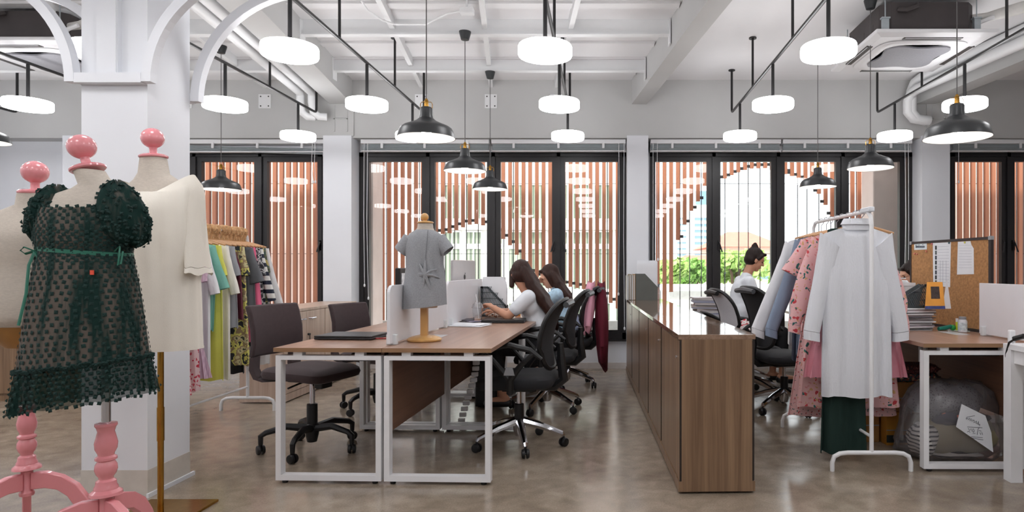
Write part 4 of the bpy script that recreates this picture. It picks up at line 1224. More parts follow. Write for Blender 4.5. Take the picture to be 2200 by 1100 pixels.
# bare form, partly behind the green dress
AX, AY = -2.376, 2.65
o = thing('dress_form', 'bare linen dress form with pink knob, behind the green dress', 'dress form', (AX, AY, 0), 0, 'adult dress forms on stands')
pink_stand(o, R(12), .95, .94)
torso(o, [(-.03, 0, .95, .15, .10), (-.03, 0, 1.0, .165, .115), (-.02, 0, 1.08, .165, .11), (-.01, 0, 1.16, .135, .095), (0, 0, 1.22, .14, .1), (.0, -.01, 1.30, .165, .115), (.0, 0, 1.35, .17, .10), (.01, 0, 1.40, .16, .075), (.02, 0, 1.425, .11, .06), (.03, 0, 1.445, .062, .055), (.033, 0, 1.492, .057, .052)])
MB().loft([ell(-.03, 0, .86, .05, .04), ell(-.03, 0, .90, .11, .075), ell(-.03, 0, .952, .148, .098)]).build('base_cap', GOLD, o)
knob_set(o, .034, 0, 1.495, 1.0, 0, PINK)
# form wearing the green dress
BX_, BY_ = -1.817, 2.35
o = thing('dress_form', 'linen dress form with tilted pink knob wearing the green dotted dress', 'dress form', (BX_, BY_, 0), 0, 'adult dress forms on stands')
pink_stand(o, R(-30), .95)
torso(o, [(-.03, 0, .88, .13, .09), (-.06, 0, .98, .155, .11), (-.068, 0, 1.12, .15, .10), (-.066, 0, 1.22, .12, .088), (-.062, -.01, 1.33, .15, .105), (-.058, 0, 1.41, .15, .085), (-.05, 0, 1.455, .125, .066), (-.035, 0, 1.475, .08, .055), (-.032, 0, 1.49, .056, .052), (-.05, 0, 1.52, .05, .048), (-.064, 0, 1.544, .049, .047)])
knob_set(o, -.066, 0, 1.548, .97, R(-16), PINK)
# dress: lining body, sheer ruffle, puffed sleeves, tufts, ribbon
def streak(name, c1, c2, lo, hi, alpha=1.0):
    m, nt, b = base(name); L = nt.links
    tc = nt.nodes.new('ShaderNodeTexCoord'); mp = nt.nodes.new('ShaderNodeMapping'); mp.inputs['Scale'].default_value = (24, 24, 1.2)
    L.new(tc.outputs['Object'], mp.inputs['Vector'])
    nz = nt.nodes.new('ShaderNodeTexNoise'); nz.inputs['Scale'].default_value = 1; nz.inputs['Detail'].default_value = 3; L.new(mp.outputs[0], nz.inputs['Vector'])
    cr = nt.nodes.new('ShaderNodeValToRGB'); cr.color_ramp.elements[0].position = lo; cr.color_ramp.elements[1].position = hi
    cr.color_ramp.elements[0].color = lin(c1); cr.color_ramp.elements[1].color = lin(c2)
    L.new(nz.outputs['Fac'], cr.inputs['Fac']); L.new(cr.outputs['Color'], b.inputs['Base Color'])
    setp(b, 'Roughness', .85); setp(b, ('Specular IOR Level', 'Specular'), .2)
    if alpha < 1: setp(b, 'Alpha', alpha)
    return m
NET = streak('green_net_over_lining', (94, 86, 79), (18, 44, 40), .47, .62)
NETS = streak('gathered_green_net', (84, 80, 74), (14, 42, 38), .34, .54)
SHEER = streak('sheer_green_net', (14, 40, 36), (20, 52, 46), .3, .7, .72)
TUFT = mat('dark_green_tufts', (12, 44, 40), .9, var=.15)
RIB = mat('green_ribbon', (34, 104, 84), .45, var=.05)
d = thing('green_dress', 'dark green dotted dress with puffed sleeves and ribbon belt on the dress form', 'dress', (BX_, BY_, .8))
DZ = .8
prof = [(1.425, .146, .088), (1.39, .152, .108), (1.33, .160, .125), (1.285, .158, .122), (1.245, .150, .112), (1.20, .158, .12), (1.12, .173, .13), (1.02, .186, .14), (.92, .198, .148), (.835, .208, .155)]
def dress_pt(t, a, grow=0.0):
    """t in 0..1 down the body, a round it"""
    q = t * (len(prof) - 1); i = min(int(q), len(prof) - 2); f = q - i
    z = prof[i][0] * (1 - f) + prof[i + 1][0] * f; rx = prof[i][1] * (1 - f) + prof[i + 1][1] * f; ry = prof[i][2] * (1 - f) + prof[i + 1][2] * f
    amp = .007 * t
    k = 1 + grow + amp * 6 * sin(9 * a + 1) / 1.5 * .4 + amp * 3 * sin(14 * a)
    c, s = cos(a), sin(a)
    x = -.072 + rx * k * c; y = ry * k * s - .005
    zz = z + max(0, t - .45) * .22 * rx * c - (.035 * math.exp(-((a - 3 * pi / 2) / .9) ** 2) if t < .05 else 0) + (.03 * abs(c) ** 3 * max(0, 1 - t * 6))
    return Vector((x, y, zz - DZ))
NN = 72
MB().loft([[tuple(dress_pt(i / 24, 2 * pi * k / NN)) for k in range(NN)] for i in range(25)], False, False).build('bodice_and_skirt', NET, d, ang=80)
rr = []
for i in range(9):
    t = i / 8
    r_ = []
    for k in range(120):
        a = 2 * pi * k / 120
        p = dress_pt(1.0, a)
        amp = .006 + .016 * t
        w = sin(17 * a) + .5 * sin(29 * a + 1)
        c, s = cos(a), sin(a)
        r_.append((p.x + (.018 * t + amp * w * .5) * c, p.y + (.018 * t + amp * w * .5) * s, p.z + .006 - .135 * t - (.02 * max(0, -c) * t) + .004 * sin(40 * a) * t))
    rr.append(r_)
MB().loft(rr, False, False).build('ruffle', SHEER, d, ang=80)
q = random.Random(5)
tf = MB()
def tuft(p, n, s, lift):
    n = n.normalized(); w = Vector((-n.y, n.x, 0)).normalized() if abs(n.z) < .95 else n.orthogonal().normalized(); u = w.cross(n)
    a = q.uniform(-.35, .35) + .78
    e1 = u * cos(a) + w * sin(a); e2 = n.cross(e1)
    tf.add([p + e1 * s, p + e2 * s, p - e1 * s, p - e2 * s, p + n * lift], [(0, 1, 4), (1, 2, 4), (2, 3, 4), (3, 0, 4)])
rows = 42
for i in range(1, rows):
    t = i / rows
    circ = 2 * pi * (prof[min(9, int(t * 9))][1] + prof[min(9, int(t * 9))][2]) / 2
    cols = int(circ / .0255)
    for k in range(cols):
        a = 2 * pi * (k + .5 * (i % 2)) / cols + q.uniform(-.02, .02)
        p = dress_pt(t, a, .012); nrm = Vector((cos(a), sin(a) * 1.4, .1))
        tuft(p, nrm, .0092, .0022)
for i in range(1, 9):
    for k in range(0, 120, 2):
        kk = (k + (i % 2)) % 120
        p = Vector(rr[i][kk]); a = 2 * pi * kk / 120
        tuft(p + Vector((cos(a), sin(a), 0)) * .003, Vector((cos(a), sin(a), .1)), .0085, .006)
for k in range(240):
    a = 2 * pi * k / 240
    p = dress_pt(.995, a, .03); tuft(p + Vector((0, 0, q.uniform(-.006, .006))), Vector((cos(a), sin(a), .3)), .009, .01)
    if k % 2: 
        p = dress_pt(.01, a, .01); tuft(p, Vector((cos(a), sin(a), .6)), .007, .007)
for s, cx, cz, rx, rz in ((-1, -.195, 1.385, .062, .105), (1, .062, 1.39, .085, .118)):
    def sp(a, b, g=1.0):
        w = 1 + .06 * sin(7 * a + 3 * b)
        return Vector((cx + rx * w * g * cos(b) * cos(a) - s * .02 * sin(b), -.005 + .085 * w * g * cos(b) * sin(a), cz - DZ + rz * w * g * sin(b) - .03 * abs(cos(b)) * (1 if s > 0 else .4)))
    MB().loft([[tuple(sp(2 * pi * k / 36, -pi / 2 * .94 + pi * .94 * i / 16)) for k in range(36)] for i in range(17)]).build('puff_sleeve', NETS, d, ang=80)
    for _ in range(330):
        a, b = q.uniform(0, 2 * pi), math.asin(q.uniform(-.95, .99))
        p = sp(a, b, 1.02); tuft(p, Vector((cos(b) * cos(a), cos(b) * sin(a), sin(b))), .0085, .007)
to = tf.build('tufts', TUFT, d, smooth=False); to['kind'] = 'stuff'
rib = []
for (dz_) in (.007, -.007):
    rib.append([tuple(dress_pt(.44, 2 * pi * k / 60, .03) + Vector((0, 0, dz_ - .012 * cos(2 * pi * k / 60)))) for k in range(60)])
MB().loft(rib, False, False).build('ribbon_belt', RIB, d)
bw = dress_pt(.44, R(222), .05)
b_ = MB()
for s in (-1, 1):
    b_.tube([bw, bw + Vector((s * .03, -.008, .014)), bw + Vector((s * .045, -.006, .002)), bw + Vector((s * .026, -.008, -.01)), bw], .0055, 6, flat=.4)
b_.tube([bw, bw + Vector((-.012, -.01, -.05)), bw + Vector((-.016, -.016, -.15)), bw + Vector((-.03, -.03, -.26))], .006, 6, flat=.4)
b_.tube([bw, bw + Vector((.018, -.008, -.02)), bw + Vector((.026, -.01, -.05))], .006, 6, flat=.4)
b_.build('ribbon_bow', RIB, d)
bw = dress_pt(.44, R(335), .06)
MB().tube([bw, bw + Vector((.02, 0, .02)), bw + Vector((.024, -.01, -.015)), bw + Vector((.02, -.01, -.05)), bw + Vector((.03, -.01, -.045)), bw + Vector((.03, 0, .0))], .0035, 6, flat=.5).build('ribbon_loop', RIB, d)
tp = dress_pt(.60, R(308), .05)
MB().cbox(tp, (.012, .004, .016)).build('red_tag', mat('red_tag', (224, 82, 58), .6), d)
# form with the cream top on brass stand
CX_, CY_ = -2.12, 3.08
o = thing('dress_form', 'linen dress form on a brass stand wearing the cream draped top', 'dress form', (CX_, CY_, 0), 0, 'adult dress forms on stands')
MB().box(-.18, .165, -.19, .19, 0, .012).build('base_plate', BRASS, o, smooth=False, bevel=.002)
MB().tube([(0, 0, .01), (0, 0, .95)], .0135, 14).build('brass_pole', BRASS, o)
MB().lathe([(.016, .36), (.016, .52)], (0, 0, 0), 14).build('height_collar', BRASS, o)
torso(o, [(.0, 0, .93, .12, .085), (.0, 0, 1.03, .15, .10), (0, 0, 1.15, .15, .10), (0, 0, 1.26, .12, .088), (0, -.01, 1.40, .15, .105), (0, 0, 1.50, .165, .085), (-.005, 0, 1.575, .155, .07), (-.02, 0, 1.61, .10, .06), (-.032, 0, 1.64, .066, .056), (-.034, 0, 1.715, .055, .05)])
knob_set(o, -.034, 0, 1.718, 1.05, R(-3), PINK)
CREAM = mat('cream_jersey', (236, 230, 218), .8, var=.03, scale=5, bump=.15, bscale=200)
t = thing('cream_top', 'cream off-shoulder draped tunic on the brass stand dress form', 'tunic', (CX_, CY_, .8))
cp = [(1.605, -.01, .17, .085), (1.585, .0, .19, .10), (1.54, .0, .196, .115), (1.45, .0, .196, .125), (1.35, .0, .2, .125), (1.27, .0, .2, .12), (1.20, .0, .185, .115), (1.13, .005, .170, .115), (1.05, .01, .168, .118), (.95, .01, .172, .12), (.87, .01, .175, .122), (.80, .01, .177, .122)]
rr = []
for i, (z, cx, rx, ry) in enumerate(cp):
    v = i / (len(cp) - 1); r_ = []
    for k in range(72):
        a = 2 * pi * k / 72; c, s = cos(a), sin(a)
        f = .010 * min(1, v * 3) * (sin(8 * a + 4 * v) + .6 * sin(15 * a - 3 * v)) * (1 if v < .6 else .35)
        zz = z - .8
        if i == 0: zz += -.075 * (1 - abs(c) ** 1.5) + (.03 * c if c > 0 else .0)
        if i == 1: zz += -.045 * (1 - abs(c) ** 1.5)
        r_.append((cx + (rx + f) * math.copysign(abs(c) ** .9, c), (ry + f) * s, zz))
    rr.append(r_)
MB().loft(rr, False, False).build('body', CREAM, t, ang=80)
sv = []
for i in range(9):
    v = i / 8
    sv.append([(.150 + .03 * v + .04 * cos(2 * pi * k / 24) * (1 - .2 * v), .06 * (1 + v * .5) * sin(2 * pi * k / 24), .74 - .35 * v + .02 * (1 - v) * cos(2 * pi * k / 24) + .004 * sin(6 * pi * k / 12 + i)) for k in range(24)])
MB().loft(sv, True, False).build('batwing_sleeve', CREAM, t, ang=80)
MB().loft([[(p[0], p[1] * 1.02, p[2] - .002) for p in sv[-1]], [(p[0] * 1.02, p[1] * 1.1, p[2] - .03 + .006 * sin(k * pi / 4)) for k, p in enumerate(sv[-1])]], False, False).build('sleeve_hem', CREAM, t, ang=80)
MB().loft([[(p[0] * 1.006, p[1] * 1.012, p[2] + .012) for p in rr[-1]], [(p[0] * 1.006, p[1] * 1.012, p[2]) for p in rr[-1]]], False, False).build('hem_band', CREAM, t, ang=80)

# child form on the desk
KX, KY = -1.072, 3.86
o = thing('child_dress_form', 'small linen child dress form on a wooden stand on the desk', 'dress form', (KX, KY, .75))
MB().lathe([(.095, 0), (.102, .006), (.102, .014), (.09, .022), (.06, .032), (.03, .036)], (0, 0, 0), 32).build('base', OAK, o)
MB().box(-.02, .02, -.02, .02, .03, .22).build('post', OAK, o, smooth=False, bevel=.004)
torso(o, [(0, 0, .20, .075, .06), (0, 0, .30, .105, .08), (0, 0, .42, .10, .075), (0, -.005, .52, .10, .08), (0, 0, .60, .105, .07), (.0, 0, .645, .09, .055), (.004, 0, .665, .055, .045), (.006, 0, .68, .047, .04), (.006, 0, .705, .044, .038)])
m_ = Matrix.Translation((.006, 0, .706))
MB().lathe([(.044, 0), (.049, .004), (.046, .01), (.02, .016)], n=24, m=m_).build('neck_cap', OAK, o)
MB().ball((.002, 0, .745), .0235, 18, 12).lathe([(.014, .0), (.012, .02)], (.004, 0, .712), 12).build('knob', OAK, o)
GREY = mat('grey_marl_jersey', (150, 152, 156), .9, var=.12, scale=160, bump=.15, bscale=300)
t = thing('child_dress', 'grey jersey child dress with a twisted knot on the small form', 'dress', (KX, KY, .75))
cp = [(.668, .05, .048), (.655, .075, .06), (.625, .112, .075), (.58, .118, .085), (.52, .112, .09), (.45, .112, .09), (.39, .118, .092), (.33, .124, .096), (.27, .126, .1), (.205, .128, .102)]
rr = []
for i, (z, rx, ry) in enumerate(cp):
    v = i / (len(cp) - 1); r_ = []
    for k in range(80):
        a = 2 * pi * k / 80; c, s = cos(a), sin(a)
        kd = math.hypot(rx * c - .02, (z - .40) * .8)
        f = .012 * math.exp(-(kd / .08) ** 2) * sin(10 * a + 30 * z) * (1 if s < 0 else 0) + .003 * v * sin(9 * a)
        r_.append((.002 + (rx + f) * math.copysign(abs(c) ** .85, c), (ry + f) * s, z + (.014 * c * v)))
    rr.append(r_)
MB().loft(rr, False, False).build('body', GREY, t, ang=80)
for s in (-1, 1):
    MB().loft([[(s * (.085 + .055 * i / 4 + .034 * cos(2 * pi * k / 18)), .055 * sin(2 * pi * k / 18), .612 - .075 * i / 4 + .03 * cos(2 * pi * k / 18)) for k in range(18)] for i in range(5)], True, False).build('sleeve', GREY, t, ang=80)
kn = MB().ball((.03, -.092, .40), (.02, .016, .024), 14, 10)
for (dx, dz_) in ((-.11, .0), (-.10, -.035), (.075, -.02), (.06, .03), (-.05, .08), (-.02, -.15), (.04, -.13), (.0, .10)):
    kn.tube([(.03, -.098, .40), (.03 + dx * .5, -.098 + abs(dx) * .12, .40 + dz_ * .5 + .006), (.03 + dx, -.088 + abs(dx) * .45, .40 + dz_)], [.011, .009, .003], 6)
kn.build('twisted_knot', GREY, t)
MB().tube([(.046, -.09, .66 - .09 * 0), (.04, -.086, .6), (.032, -.094, .5), (.03, -.1, .42)], .0022, 6).build('seam', mat('grey_seam', (128, 130, 136), .9), t)

# ------------------------------------------------------------------ people
def remesh(mb, voxel, sm=4):
    me = bpy.data.meshes.new('tmp'); me.from_pydata(mb.v, [], mb.f); me.update()
    ob = bpy.data.objects.new('tmp', me); scn.collection.objects.link(ob)
    r_ = ob.modifiers.new('r', 'REMESH'); r_.mode = 'VOXEL'; r_.voxel_size = voxel
    s = ob.modifiers.new('s', 'SMOOTH'); s.factor = .5; s.iterations = sm
    dg = bpy.context.evaluated_depsgraph_get()
    out = bpy.data.meshes.new_from_object(ob.evaluated_get(dg))
    bpy.data.objects.remove(ob); bpy.data.meshes.remove(me)
    out.polygons.foreach_set('use_smooth', [True] * len(out.polygons))
    return out
def put(name, me, m, parent):
    me.materials.clear(); me.materials.append(m); me.name = name
    return link(name, me, parent)
SKIN = mat('skin', (196, 142, 114), .5, var=.04, scale=20)
SKIN2 = mat('skin_lighter', (214, 164, 138), .5, var=.04, scale=20)
HAIR = mat('dark_brown_hair', (50, 28, 21), .48, spec=.25, var=.35, scale=26, stretch=(6, 6, .5), bump=.35, bscale=40)
HAIRB = mat('black_brown_hair', (36, 24, 21), .5, spec=.25, var=.3, scale=26, stretch=(6, 6, .5), bump=.35, bscale=40)
def V(*a): return Vector(a)
def hand(mb, wrist, fwd, up, curl=.5, side=1):
    fwd = fwd.normalized(); up = (up - fwd * up.dot(fwd)).normalized(); lat = fwd.cross(up) * side
    for k in (-.022, -.007, .008, .022):
        mb.capsule(wrist, wrist + fwd * .075 + lat * k, .019, .013, 8)
    for k, ln in zip((-.028, -.0095, .0095, .028), (.062, .074, .078, .068)):
        p = wrist + fwd * .078 + lat * k
        a1, a2, a3 = curl * .5, curl * 1.3, curl * 2.0
        for seg, a in ((.45, a1), (.32, a2), (.23, a3)):
            n = p + (fwd * cos(a) - up * sin(a)) * ln * seg
            mb.capsule(p, n, .0088, .008, 8); p = n
    p = wrist + fwd * .02 + lat * .026
    for dv, ln in ((fwd * .6 + lat * .8 - up * .2, .038), (fwd * .9 + lat * .3 - up * .35, .03), (fwd * .95 - up * .3, .024)):
        n = p + dv.normalized() * ln; mb.capsule(p, n, .0115, .009, 8); p = n
def head(mb, M):
    A = lambda c, r: mb.ball(c, r, 18, 12, M)
    A((0, -.012, .032), (.073, .09, .084)); A((0, .012, -.03), (.058, .07, .075)); A((0, .045, -.082), (.030, .030, .024)); A((0, -.02, -.05), (.05, .05, .05))
    A((0, .066, .028), (.048, .02, .016)); A((0, .078, -.052), (.021, .012, .011)); A((-.03, .055, -.02), (.022, .022, .02)); A((.03, .055, -.02), (.022, .022, .02))
    a, b = M @ V(0, .082, .016), M @ V(0, .098, -.018)
    mb.capsule(a, b, .008, .0125, 8)
    for s in (-1, 1): A((s * .073, -.008, -.008), (.011, .019, .03))
def person(label, loc, rz, J, shirt, pants, skin, hairm, hair_fn, sleeve='short', shoe=True, glasses=False):
    o = thing('person', label, 'person', loc, rz, 'women at work')
    hip, chest, neck, hd = V(*J['hip']), V(*J['chest']), V(*J['neck']), V(*J['head'])
    M = Matrix.Translation(hd) @ Matrix.Rotation(J.get('yaw', 0), 4, 'Z') @ Matrix.Rotation(J.get('pitch', 0), 4, 'X')
    b = MB()
    mid = (hip + chest) / 2
    b.ball(hip, (.145, .11, .10)); b.ball(mid, (.118, .088, .12)); b.ball(chest, (.145, .095, .12))
    b.capsule(hip, chest, .11, .105); b.capsule(chest, neck, .075, .05); b.capsule(neck - V(0, 0, .02), M @ V(0, -.02, -.07), .049, .045)
    head(b, M)
    for s in ('L', 'R'):
        sh, el, wr = V(*J['sh' + s]), V(*J['el' + s]), V(*J['wr' + s])
        b.capsule(chest + V(0, 0, .06), sh, .05, .05); b.capsule(sh, el, .047, .037); b.capsule(el, wr, .037, .025)
        f = V(*J.get('hd' + s, tuple(wr - el)))
        hand(b, wr, f, V(*J.get('up' + s, (0, 0, 1))), J.get('curl' + s, .6), 1 if s == 'L' else -1)
        kn, an = V(*J['kn' + s]), V(*J['an' + s])
        hp = hip + V(-.08 if s == 'L' else .08, .02, -.01)
        b.capsule(hp, kn, .078, .054); b.capsule(kn, an, .052, .034)
        ft = an + V(0, .13, -.045)
        b.capsule(an + V(0, -.02, -.03), ft, .036, .028)
    put('body', remesh(b, .0075, 3), skin, o)
    c = MB()
    g = .016
    c.ball(mid + V(0, 0, -.01), (.128 + g, .098 + g, .14)); c.ball(chest, (.148 + g, .098 + g, .125)); c.ball(hip + V(0, 0, .05), (.146 + g, .112 + g, .07)); c.capsule(hip + V(0, 0, .04), chest, .112 + g, .105 + g)
    c.capsule(chest, neck - V(0, 0, .015), .085, .06)
    for s in ('L', 'R'):
        sh, el, wr = V(*J['sh' + s]), V(*J['el' + s]), V(*J['wr' + s])
        c.capsule(chest + V(0, 0, .05), sh, .062, .064)
        k = .62 if sleeve == 'short' else 1.0
        c.capsule(sh, sh + (el - sh) * k, .064, .058)
        if sleeve == 'long': c.capsule(el, el + (wr - el) * .85, .05, .038)
    put('shirt', remesh(c, .011, 4), shirt, o)
    t = MB(); t.ball(hip, (.155, .122, .10))
    for s in ('L', 'R'):
        kn, an = V(*J['kn' + s]), V(*J['an' + s]); hp = hip + V(-.08 if s == 'L' else .08, .02, -.01)
        t.capsule(hp, kn, .09, .066); t.capsule(kn, kn + (an - kn) * .72, .064, .052)
    put('trousers', remesh(t, .012, 3), pants, o)
    for s in ('L', 'R'):
        an = V(*J['an' + s]); w = MB()
        w.capsule(an + V(0, -.03, -.052), an + V(0, .14, -.062), .038, .033)
        put('shoe', remesh(w, .009, 3), PLASTB, o)
    e = MB()
    for s in (-1, 1): e.ball((s * .031, .068, .002), (.012, .008, .006), 10, 8, M); e.box(s * .031 - .016, s * .031 + .016, .074, .08, .02, .024, M)
    e.ball((0, .083, -.052), (.018, .008, .005), 10, 8, M)
    e.build('eyes_and_brows', HAIRB, o)
    h = MB(); hair_fn(h, M, J)
    put('hair', remesh(h, .008, 5), hairm, o)
    return o, M
def cap_hair(h, M):
    h.ball((0, -.026, .04), (.083, .094, .09), 20, 14, M); h.ball((0, -.045, -.01), (.08, .07, .07), 20, 14, M)
    for s in (-1, 1): h.capsule(M @ V(s * .068, .03, .055), M @ V(s * .076, -.0, .01), .018, .014)
    h.capsule(M @ V(-.04, .062, .085), M @ V(.04, .062, .085), .018, .018)
def long_hair(path):
    def fn(h, M, J):
        cap_hair(h, M)
        for s in (-1, 1):
            h.capsule(M @ V(s * .074, .015, .03), M @ V(s * .078, -.005, -.09), .022, .024)
        for (a, b) in zip(path[:-1], path[1:]):
            n = 7
            for k in range(n):
                u = -1 + 2 * k / (n - 1)
                pa = V(a[0] + u * a[3], a[1] - .02 * (1 - u * u), a[2]); pb = V(b[0] + u * b[3], b[1] - .02 * (1 - u * u), b[2] + .02 * sin(5 * u))
                h.capsule(pa, pb, a[4], b[4], 8)
    return fn
def bun_hair(bz=.125, by=-.06, br=.036, clip=False):
    def fn(h, M, J):
        cap_hair(h, M)
        h.ball((0, by, bz), (br * 1.1, br, br * .9), 14, 10, M); h.ball((.015, by - .01, bz + .02), br * .6, 12, 8, M); h.capsule(M @ V(0, by * .8, bz - .05), M @ V(0, by, bz), .03, .026)
    return fn
WSHIRT = mat('white_shirt_cloth', (226, 230, 236), .85, var=.04, scale=7, bump=.3, bscale=18)
BSHIRT = mat('pale_blue_shirt', (176, 206, 226), .85, var=.14, scale=40, bump=.3, bscale=18)
DPANT = mat('black_trousers_cloth', (28, 28, 32), .85)
J1 = dict(hip=(0, .02, .55), chest=(-.01, .13, .88), neck=(-.02, .17, 1.0), head=(-.02, .23, 1.13), yaw=R(-72), pitch=R(-14),
          shL=(-.165, .14, .95), elL=(-.20, .30, .795), wrL=(-.10, .45, .86), hdL=(.06, .06, .03), curlL=.8, shR=(.15, .13, .95), elR=(.19, .32, .80), wrR=(.08, .46, .82), hdR=(-.02, .07, .0), curlR=.5,
          knL=(-.10, .44, .52), knR=(.10, .44, .52), anL=(-.09, .36, .12), anR=(.09, .46, .12))
person('woman with very long brown hair in a white shirt leaning on the desk', (-.46, 5.42, 0), R(86), J1, WSHIRT, DPANT, SKIN, HAIR,
       long_hair([(-.03, .19, 1.17, .07, .04), (-.035, .13, 1.05, .09, .044), (-.03, .04, .92, .10, .042), (-.02, -.03, .80, .095, .036), (-.01, -.05, .69, .06, .022)]))
J2 = dict(hip=(0, .0, .55), chest=(-.01, .09, .86), neck=(-.01, .13, .98), head=(-.015, .20, 1.10), yaw=R(10), pitch=R(-22),
          shL=(-.165, .10, .93), elL=(-.19, .30, .80), wrL=(-.10, .31, .99), hdL=(.03, -.01, .06), upL=(0, 1, 0), curlL=1.1, shR=(.15, .1, .93), elR=(.19, .28, .80), wrR=(.08, .43, .80), curlR=.5,
          knL=(-.10, .40, .52), knR=(.10, .40, .52), anL=(-.09, .32, .12), anR=(.09, .42, .12))
person('woman in a pale blue shirt resting her cheek on her hand', (-.34, 6.48, 0), R(84), J2, BSHIRT, DPANT, SKIN2, HAIR,
       long_hair([(-.015, .16, 1.13, .065, .038), (-.02, .10, 1.02, .085, .04), (-.02, .02, .90, .085, .036), (-.02, -.02, .78, .06, .022)]))
J3 = dict(hip=(0, -.02, .59), chest=(0, .02, .96), neck=(0, .06, 1.12), head=(0, .15, 1.27), yaw=R(0), pitch=R(-24),
          shL=(-.16, .04, 1.05), elL=(-.19, .16, .82), wrL=(-.12, .34, .84), curlL=.8, shR=(.16, .04, 1.05), elR=(.20, .12, .82), wrR=(.13, .29, .86), curlR=.9,
          knL=(-.10, .40, .54), knR=(.10, .40, .54), anL=(-.09, .36, .12), anR=(.09, .40, .12))
person('woman with a high hair bun in a white shirt looking down', (1.40, 6.52, 0), R(-86), J3, WSHIRT, DPANT, SKIN, HAIRB, bun_hair())
J4 = dict(J3); J4.update(head=(0, .20, 1.12), neck=(0, .11, .98), pitch=R(-20), chest=(0, .06, .86), shL=(-.16, .08, .93), shR=(.16, .08, .93), elL=(-.19, .2, .77), elR=(.19, .2, .77), wrL=(-.1, .36, .80), wrR=(.1, .36, .80))
o4, M4 = person('woman with a hair clip and glasses half hidden behind the cork board', (3.40, 6.72, 0), R(92), J4, WSHIRT, DPANT, SKIN2, HAIRB, bun_hair(.11, -.05, .03))
MB().tube([M4 @ V(-.07, .0, .005), M4 @ V(-.055, .085, .0), M4 @ V(0, .098, .004), M4 @ V(.055, .085, 0), M4 @ V(.07, .0, .005)], .002, 6).build('glasses', PLASTB, o4)
# ------------------------------------------------------------------ clothes over the chair back
PINKJ = cloth('pink_cardigan_cloth', (232, 168, 188)); MAR = cloth('maroon_jacket_cloth', (104, 22, 44))
def drape(name, label, cat, x, y, m, h0, ln, w, th, tail, dx, sleeve=True):
    o = thing(name, label, cat, (x, y, h0), R(-8), 'clothes draped on the chair back')
    rings = []
    K = 12
    for i in range(K + 1):
        v = i / K
        hw = w * (.55 + .45 * min(1, v * 3)) * (1 - .15 * v)
        r_ = []
        for k in range(36):
            a = 2 * pi * k / 36; c, s = cos(a), sin(a)
            f = .014 * v * sin(5 * a + 3)
            r_.append((dx * v + (th + f) * c * (.6 + .5 * math.sin(v * pi)), (hw + f) * math.copysign(abs(s) ** .8, s), -ln * v + (-tail * max(0, s) if i == K else 0) + .03 * (1 - abs(s)) * (1 - v)))
        rings.append(r_)
    MB().loft(rings).build('body', m, o, ang=80)
    if sleeve:
        sv = []
        for i in range(8):
            v = i / 7
            sv.append([(dx * v * .6 + .02 + .028 * cos(2 * pi * k / 14), -w * .8 - .02 * v + .035 * sin(2 * pi * k / 14) * (1 - .3 * v), -.05 - ln * .72 * v) for k in range(14)])
        MB().loft(sv).build('sleeve', m, o, ang=80)
drape('cardigan', 'pink cardigan draped over the back of the chair', 'cardigan', -.115, 6.42, PINKJ, 1.035, .50, .17, .055, .05, -.05)
drape('jacket', 'maroon jacket hanging over the chair back behind the pink cardigan', 'jacket', -.015, 6.50, MAR, 1.03, .78, .19, .055, .14, .02)

# ------------------------------------------------------------------ things on the left desks
LAPB = mat('black_laptop_shell', (30, 30, 33), .35, var=.06)
def laptop(label, x, y, rz, w=.37, d=.26):
    o = thing('laptop', label, 'laptop', (x, y, .7502), rz, 'closed laptops')
    MB().box(-w / 2, w / 2, -d / 2, d / 2, .002, .016).build('base', LAPB, o, smooth=False, bevel=.004)
    MB().box(-w / 2, w / 2, -d / 2, d / 2, .017, .026).build('lid', LAPB, o, smooth=False, bevel=.004)
    MB().box(-w / 2 - .001, -w / 2 + .001, -d / 2 + .05, d / 2 - .05, .006, .011).build('port_strip', GREYP, o, smooth=False)
    for sx in (-1, 1):
        MB().tube([(sx * .12 - .02, d / 2, .014), (sx * .12 + .02, d / 2, .014)], .006, 8).build('hinge', PLASTB, o)
laptop('closed black laptop on the desk beside the brown chair', -1.57, 4.03, R(-4), .36, .27)
laptop('slim closed laptop in front of the long-haired woman', -.80, 5.22, R(2), .34, .24)
def pen(label, x, y, z, rz, m, ln=.13):
    o = thing('pen', label, 'pen', (x, y, z), rz, 'pens on the desks')
    MB().tube([(-ln / 2, 0, .005), (ln / 2 - .012, 0, .005)], .0045, 8).build('barrel', m, o)
    MB().tube([(ln / 2 - .012, 0, .005), (ln / 2, 0, .005)], [.0045, .001], 8).build('tip', PLASTB, o)
REDP = mat('red_plastic', (170, 40, 44), .4)
p = G(812, 729, .75); pen('red pen lying behind the closed black laptop', p.x, p.y, .7505, R(5), REDP)
# dark monitor on the second left desk
o = thing('monitor', 'dark monitor with a note taped on it, behind the partition', 'monitor', (-1.54, 5.14, .75), R(-2), 'desk monitors')
MB().box(-.02, .02, -.29, .29, .09, .44).build('screen_housing', PLASTB, o, smooth=False, bevel=.008)
MB().box(.0, .05, -.15, .15, .15, .36).build('rear_bulge', LAPB, o, smooth=False, bevel=.02)
MB().tube([(.03, 0, .0), (.03, 0, .25)], .02, 10).build('stand', PLASTB, o)
MB().lathe([(.11, 0), (.11, .008), (.03, .014)], (.02, 0, 0), 24).build('foot', PLASTB, o)
MB().box(.021, .022, -.26, -.14, .30, .40).build('taped_note', mat('note_paper', (226, 228, 230), .7, var=.25, scale=40), o, smooth=False)
